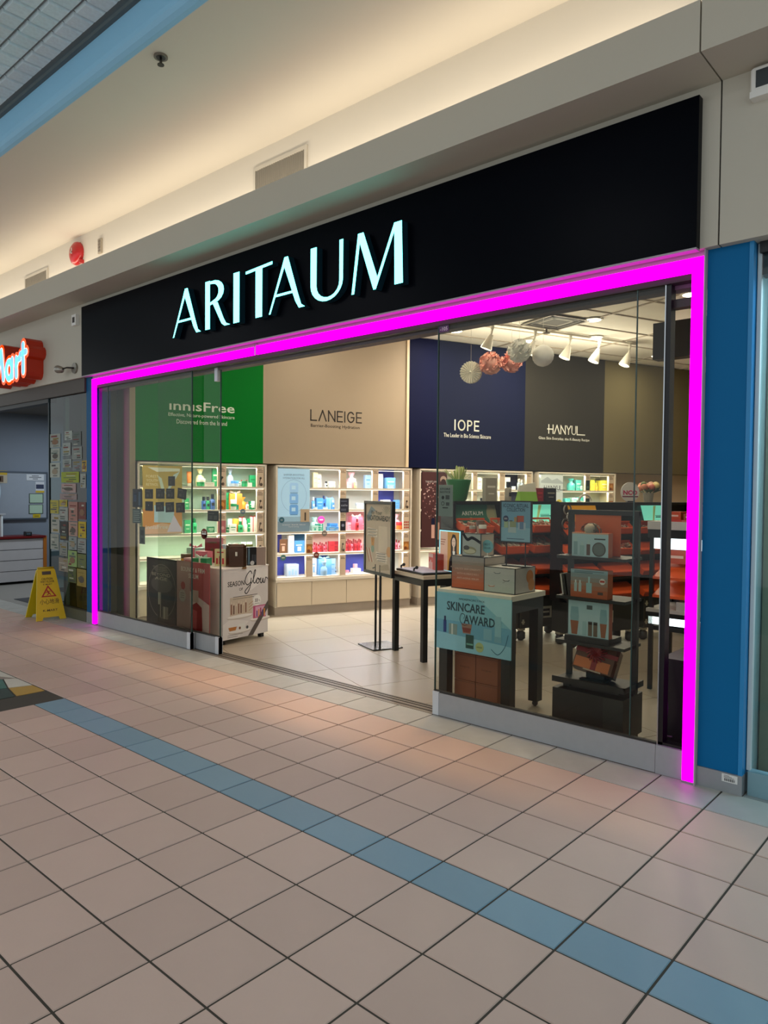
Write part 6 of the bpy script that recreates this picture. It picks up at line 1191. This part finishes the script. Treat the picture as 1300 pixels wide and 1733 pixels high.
# board local frame: x width, z height, leaning back
def wf_board(sign_):
    b = MB(); bw, tw_, h_ = .165, .10, .60; lean = math.atan2(.185, .60)
    b.tf = Matrix.Translation((0, sign_*-.185, 0)) @ Matrix.Rotation(-lean*sign_, 4, 'X')
    b.prism_xz([(-bw,0),(-.10,0),(-.085,.035),(.085,.035),(.10,0),(bw,0),(tw_,h_-.02),(tw_-.015,h_),(-tw_+.015,h_),(-tw_,h_-.02)], -.008, .008, YL)
    return b
fb = wf_board(1).build('front_panel', wf); wf_board(-1).build('rear_panel', wf)
q = MB(); lean = math.atan2(.185, .60); q.tf = Matrix.Translation((0, -.185, 0)) @ Matrix.Rotation(-lean, 4, 'X'); y = -.0092; K = mat('#2a2508', .5)
q.rect(-.05, .53, .10, .04, y, mat('#4a4636', .5)); q.text('CAUTION', 0, .468, y, K, w_=.125, h_=.026, bold=.012); q.text('WET FLOOR', 0, .435, y, K, w_=.155, h_=.026, bold=.012); q.text('K MART', 0, .408, y, K, w_=.10, h_=.016, bold=.01)
tri = [(-.085,.27),(.085,.27),(0,.405)]; tri2 = [(-.060,.283),(.060,.283),(0,.378)]
for i in range(3): j_ = (i+1) % 3; q.flat([tri[i], tri[j_], tri2[j_], tri2[i]], y-.0003, RDI)
q.disc(-.012, .345, .008, y-.0004, RDI, 10); q.flat([(-.02,.335),(.0,.34),(.012,.31),(-.004,.305)], y-.0004, RDI); q.flat([(.0,.31),(.012,.314),(.028,.29),(.02,.287)], y-.0004, RDI); q.flat([(-.006,.308),(.006,.304),(-.015,.288),(-.024,.29)], y-.0004, RDI); q.flat([(-.018,.332),(-.012,.326),(-.034,.312),(-.037,.318)], y-.0004, RDI); q.flat([(.0,.335),(.004,.328),(.026,.334),(.026,.34)], y-.0004, RDI)
q.text('小心地滑', 0, .185, y, K, w_=.21, h_=.062); q.text('K-MART', 0, .10, y, K, w_=.16, h_=.026, bold=.006); q.build('print', fb)
MB().tube([(-.09, 0, .585), (.09, 0, .585)], .012, mat('#b59f06', .4), 8).build('hinge', wf)
# white board with notices and slatted counter inside the neighbour
wb = thing('notice_board', 'grey framed notice board with curled plastic on the neighbour wall', 'board', (-9.62, 1.03, 1.02), math.radians(90)); MB().box(-.9, .40, -.012, .03, 0, .75, mat('#9aa3ae', .35)).build('panel', wb); f = MB(); [f.box(*b_, mat('#5a6470', .4, metal=.4)) for b_ in ((-.9, .42, -.025, .03, .74, .765), (-.9, .42, -.025, .03, -.02, .005), (.40, .425, -.025, .03, .0, .74))]; f.build('frame', wb)
MB().tube([(-.36 + .02*math.sin(k*.5), -.03 - .012*math.sin(k*.35), .62 - .055*k + .0*k) for k in range(10)], .013, mat('#c9dcea', .08, spec=1), 6).build('plastic_curl', wb)
def wall_sheet(label, x, z, w_, h_, base, lines):
    t = thing('wall_sheet', label, 'notice', (-9.606, 1.03 + x, 1.02 + z), math.radians(90), 'notices on the neighbour notice board'); MB().box(-w_/2, w_/2, -.004, 0, 0, h_, mat(base, .6)).build('sheet', t); q = MB(); [q.rect(-w_/2 + w_*u, h_*v, w_*ww, h_*hh, -.0048, mat(c_, .6)) for (u, v, ww, hh, c_) in lines]; q.build('print', t)
ll = lambda n, c_='#3a403c': [(.1, .85 - .16*k, .8 - .15*(k % 2), .06, c_) for k in range(n)]
wall_sheet('yellow topped food photo sheet at the picture edge', -.42, .57, .40, .20, '#b9b09c', [(0,.65,1,.35,'#c9a92c'),(.15,.08,.7,.5,'#5f4a38'),(.25,.16,.5,.32,'#9a6a44')]); wall_sheet('white typed notice at the board top', .22, .62, .28, .10, '#cdd2d6', [(.3,.7,.4,.12,'#555a60'),(.15,.45,.7,.12,'#555a60'),(.35,.2,.3,.12,'#555a60')]); wall_sheet('small photo flyer with yellow foot on the board', .295, .42, .14, .18, '#c9cdd2', [(.05,.35,.9,.4,'#2c3550'),(0,0,1,.18,'#c9a92c')])
wall_sheet('upper pale green typed notice in dark border', .235, .245, .23, .16, '#2f3d38', [(.05,.06,.9,.88,'#a9c4ac')] ); wall_sheet('lower pale green typed notice in dark border', .23, .07, .23, .155, '#2f3d38', [(.05,.06,.9,.88,'#a9c4ac')]); wall_sheet('small yellow tag at the foot of the green notices', .24, -.0, .12, .065, '#c2ab12', [(.2,.4,.6,.2,'#6a5a10')])
ct = thing('slat_counter', 'white slatted counter with dark red top and orange end post', 'counter', (-9.2, 1.23, 0), math.radians(90)); CW = mat('#b6b3b4', .5)
MB().box(-1.6, .0, .02, .35, .04, .72, mat('#2a2226', .6)).build('core', ct)
for k in range(4): MB().box(-1.6, -.03, 0, .02, .045 + .168*k, .045 + .158 + .168*k, CW).build('slat', ct)
MB().box(-1.62, .0, -.03, .37, .72, .755, mat('#6a1416', .4)).build('top', ct); MB().box(-.03, .02, -.02, .36, 0, .75, mat('#a8641f', .45)).build('end_post', ct)
cd = thing('card_reader', 'small black card reader on the red counter top', 'card reader', (-9.25, .98, .755), math.radians(80)); MB().cbox(-.05, .05, -.06, .06, 0, .065, .008, BLACK).build('body', cd); MB().box(-.03, .03, -.062, -.06, .02, .045, mat('#4a5a66', .3)).build('slot', cd)
sc_ = thing('white_partition', 'white edged partition standing on the red counter at the picture edge', 'partition', (-9.3, .60, .755), math.radians(90)); MB().box(-.6, .0, 0, .02, 0, .34, mat('#b2b0b0', .5)).build('panel', sc_); MB().box(.0, .022, -.01, .03, 0, .34, mat('#e9f2f6', .4)).build('edge', sc_); MB().box(-.6, .06, -.03, .06, .34, .36, mat('#b8bcc2', .5)).build('cap', sc_)
# flyers on the neighbour's glass
FLY = [(.00,2.20,.30,.26,'#8f958c','pale'),(.42,2.32,.20,.17,'#9aa39b','white'),(.62,2.20,.24,.26,'#5c6460','dark printed'),(.02,1.93,.26,.25,'#989d92','pale'),(.36,2.03,.22,.24,'#8d9690','white'),(.62,1.95,.26,.23,'#7d857e','grey'),
       (.00,1.62,.28,.28,'#a1a69b','white'),(.36,1.80,.24,.16,'#8a938e','white'),(.62,1.74,.26,.19,'#70797a','grey'),(.88,1.72,.12,.2,'#a88a2a','yellow'),(.32,1.52,.48,.20,'#8d9a2c','lime yellow'),(.84,1.42,.14,.26,'#8f948a','white'),
       (.32,1.33,.40,.17,'#a08a84','pinkish'),(.28,1.20,.46,.11,'#8f7f7c','red printed'),(.00,.92,.24,.26,'#a39a3c','yellow'),(.26,1.06,.22,.13,'#a8962a','yellow'),(.26,.80,.24,.24,'#8f928a','white'),(.52,.80,.24,.36,'#9a6f62','rose'),(.78,.84,.20,.32,'#6a3f38','dark red'),
       (.02,.55,.24,.35,'#9a9a90','white'),(.28,.42,.22,.36,'#2f2a26','black'),(.52,.52,.24,.26,'#a08274','tan'),(.78,.50,.20,.30,'#b09a1c','yellow'),(.00,.22,.24,.30,'#8f9288','white'),(.52,.26,.22,.24,'#7f8884','grey'),(.76,.22,.22,.26,'#858b86','white'),(.26,.12,.22,.26,'#7d7f78','grey'),(.50,-.06,.24,.30,'#7f9a5a','green'),(.76,-.06,.22,.26,'#5f6a3a','olive'),(.24,-.18,.26,.26,'#857a6a','beige'),(.74,-.40,.24,.32,'#8a7a3a','ochre'),(.50,-.36,.22,.28,'#4f5a2e','moss')]
fk = {}
for i, (u, v, w_, h_, c_, nm) in enumerate(FLY):
    x0 = -6.215 + u * .93; z0 = .36 + (v + .45) * .62; W3 = w_ * .93; H3 = h_ * .62
    row_ = 'high up' if v > 1.7 else ('at eye level' if v > 1.1 else ('at counter level' if v > .4 else 'low down'))
    col_ = ('at the doorway edge' if u < .2 else ('left of centre' if u < .45 else ('right of centre' if u < .7 else 'by the blue pillar')))
    key_ = (nm, row_, col_); fk[key_] = fk.get(key_, 0) + 1
    t = thing('paper_flyer', '%s%s flyer %s %s on the neighbouring glass' % (['', 'lower ', 'lowest '][fk[key_] - 1], nm, row_, col_), 'flyer', (x0 + W3/2, .012, z0), 0, 'flyers on the neighbour glass')
    MB().box(-W3/2, W3/2, -.002, 0, 0, H3, mat(c_, .7, var=.15, scale=30)).build('sheet', t); q = MB(); rr = random.Random(i * 13 + 1); y = -.0026
    for k in range(5):
        cc = rr.choice(['#3a3d38', '#55584f', '#6d3028', '#7a6a2a', '#4a5a52', '#a9a89a']); ww = rr.uniform(.25, .8); q.rect(-W3/2*.9 + rr.uniform(0, .9-ww if ww < .9 else 0)*W3, H3*(.08 + .17*k), ww*W3*.9, H3*rr.uniform(.04, .13), y - .0003*k, mat(cc, .7))
    if i % 3 == 0: q.flat(arc(0, H3*.4, W3*.3, H3*.2, 0, 360, 14), y-.002, mat(('#7a5a40', '#4f4a40', '#8a7f6a')[i % 9 // 3], .7))
    q.build('print', t)
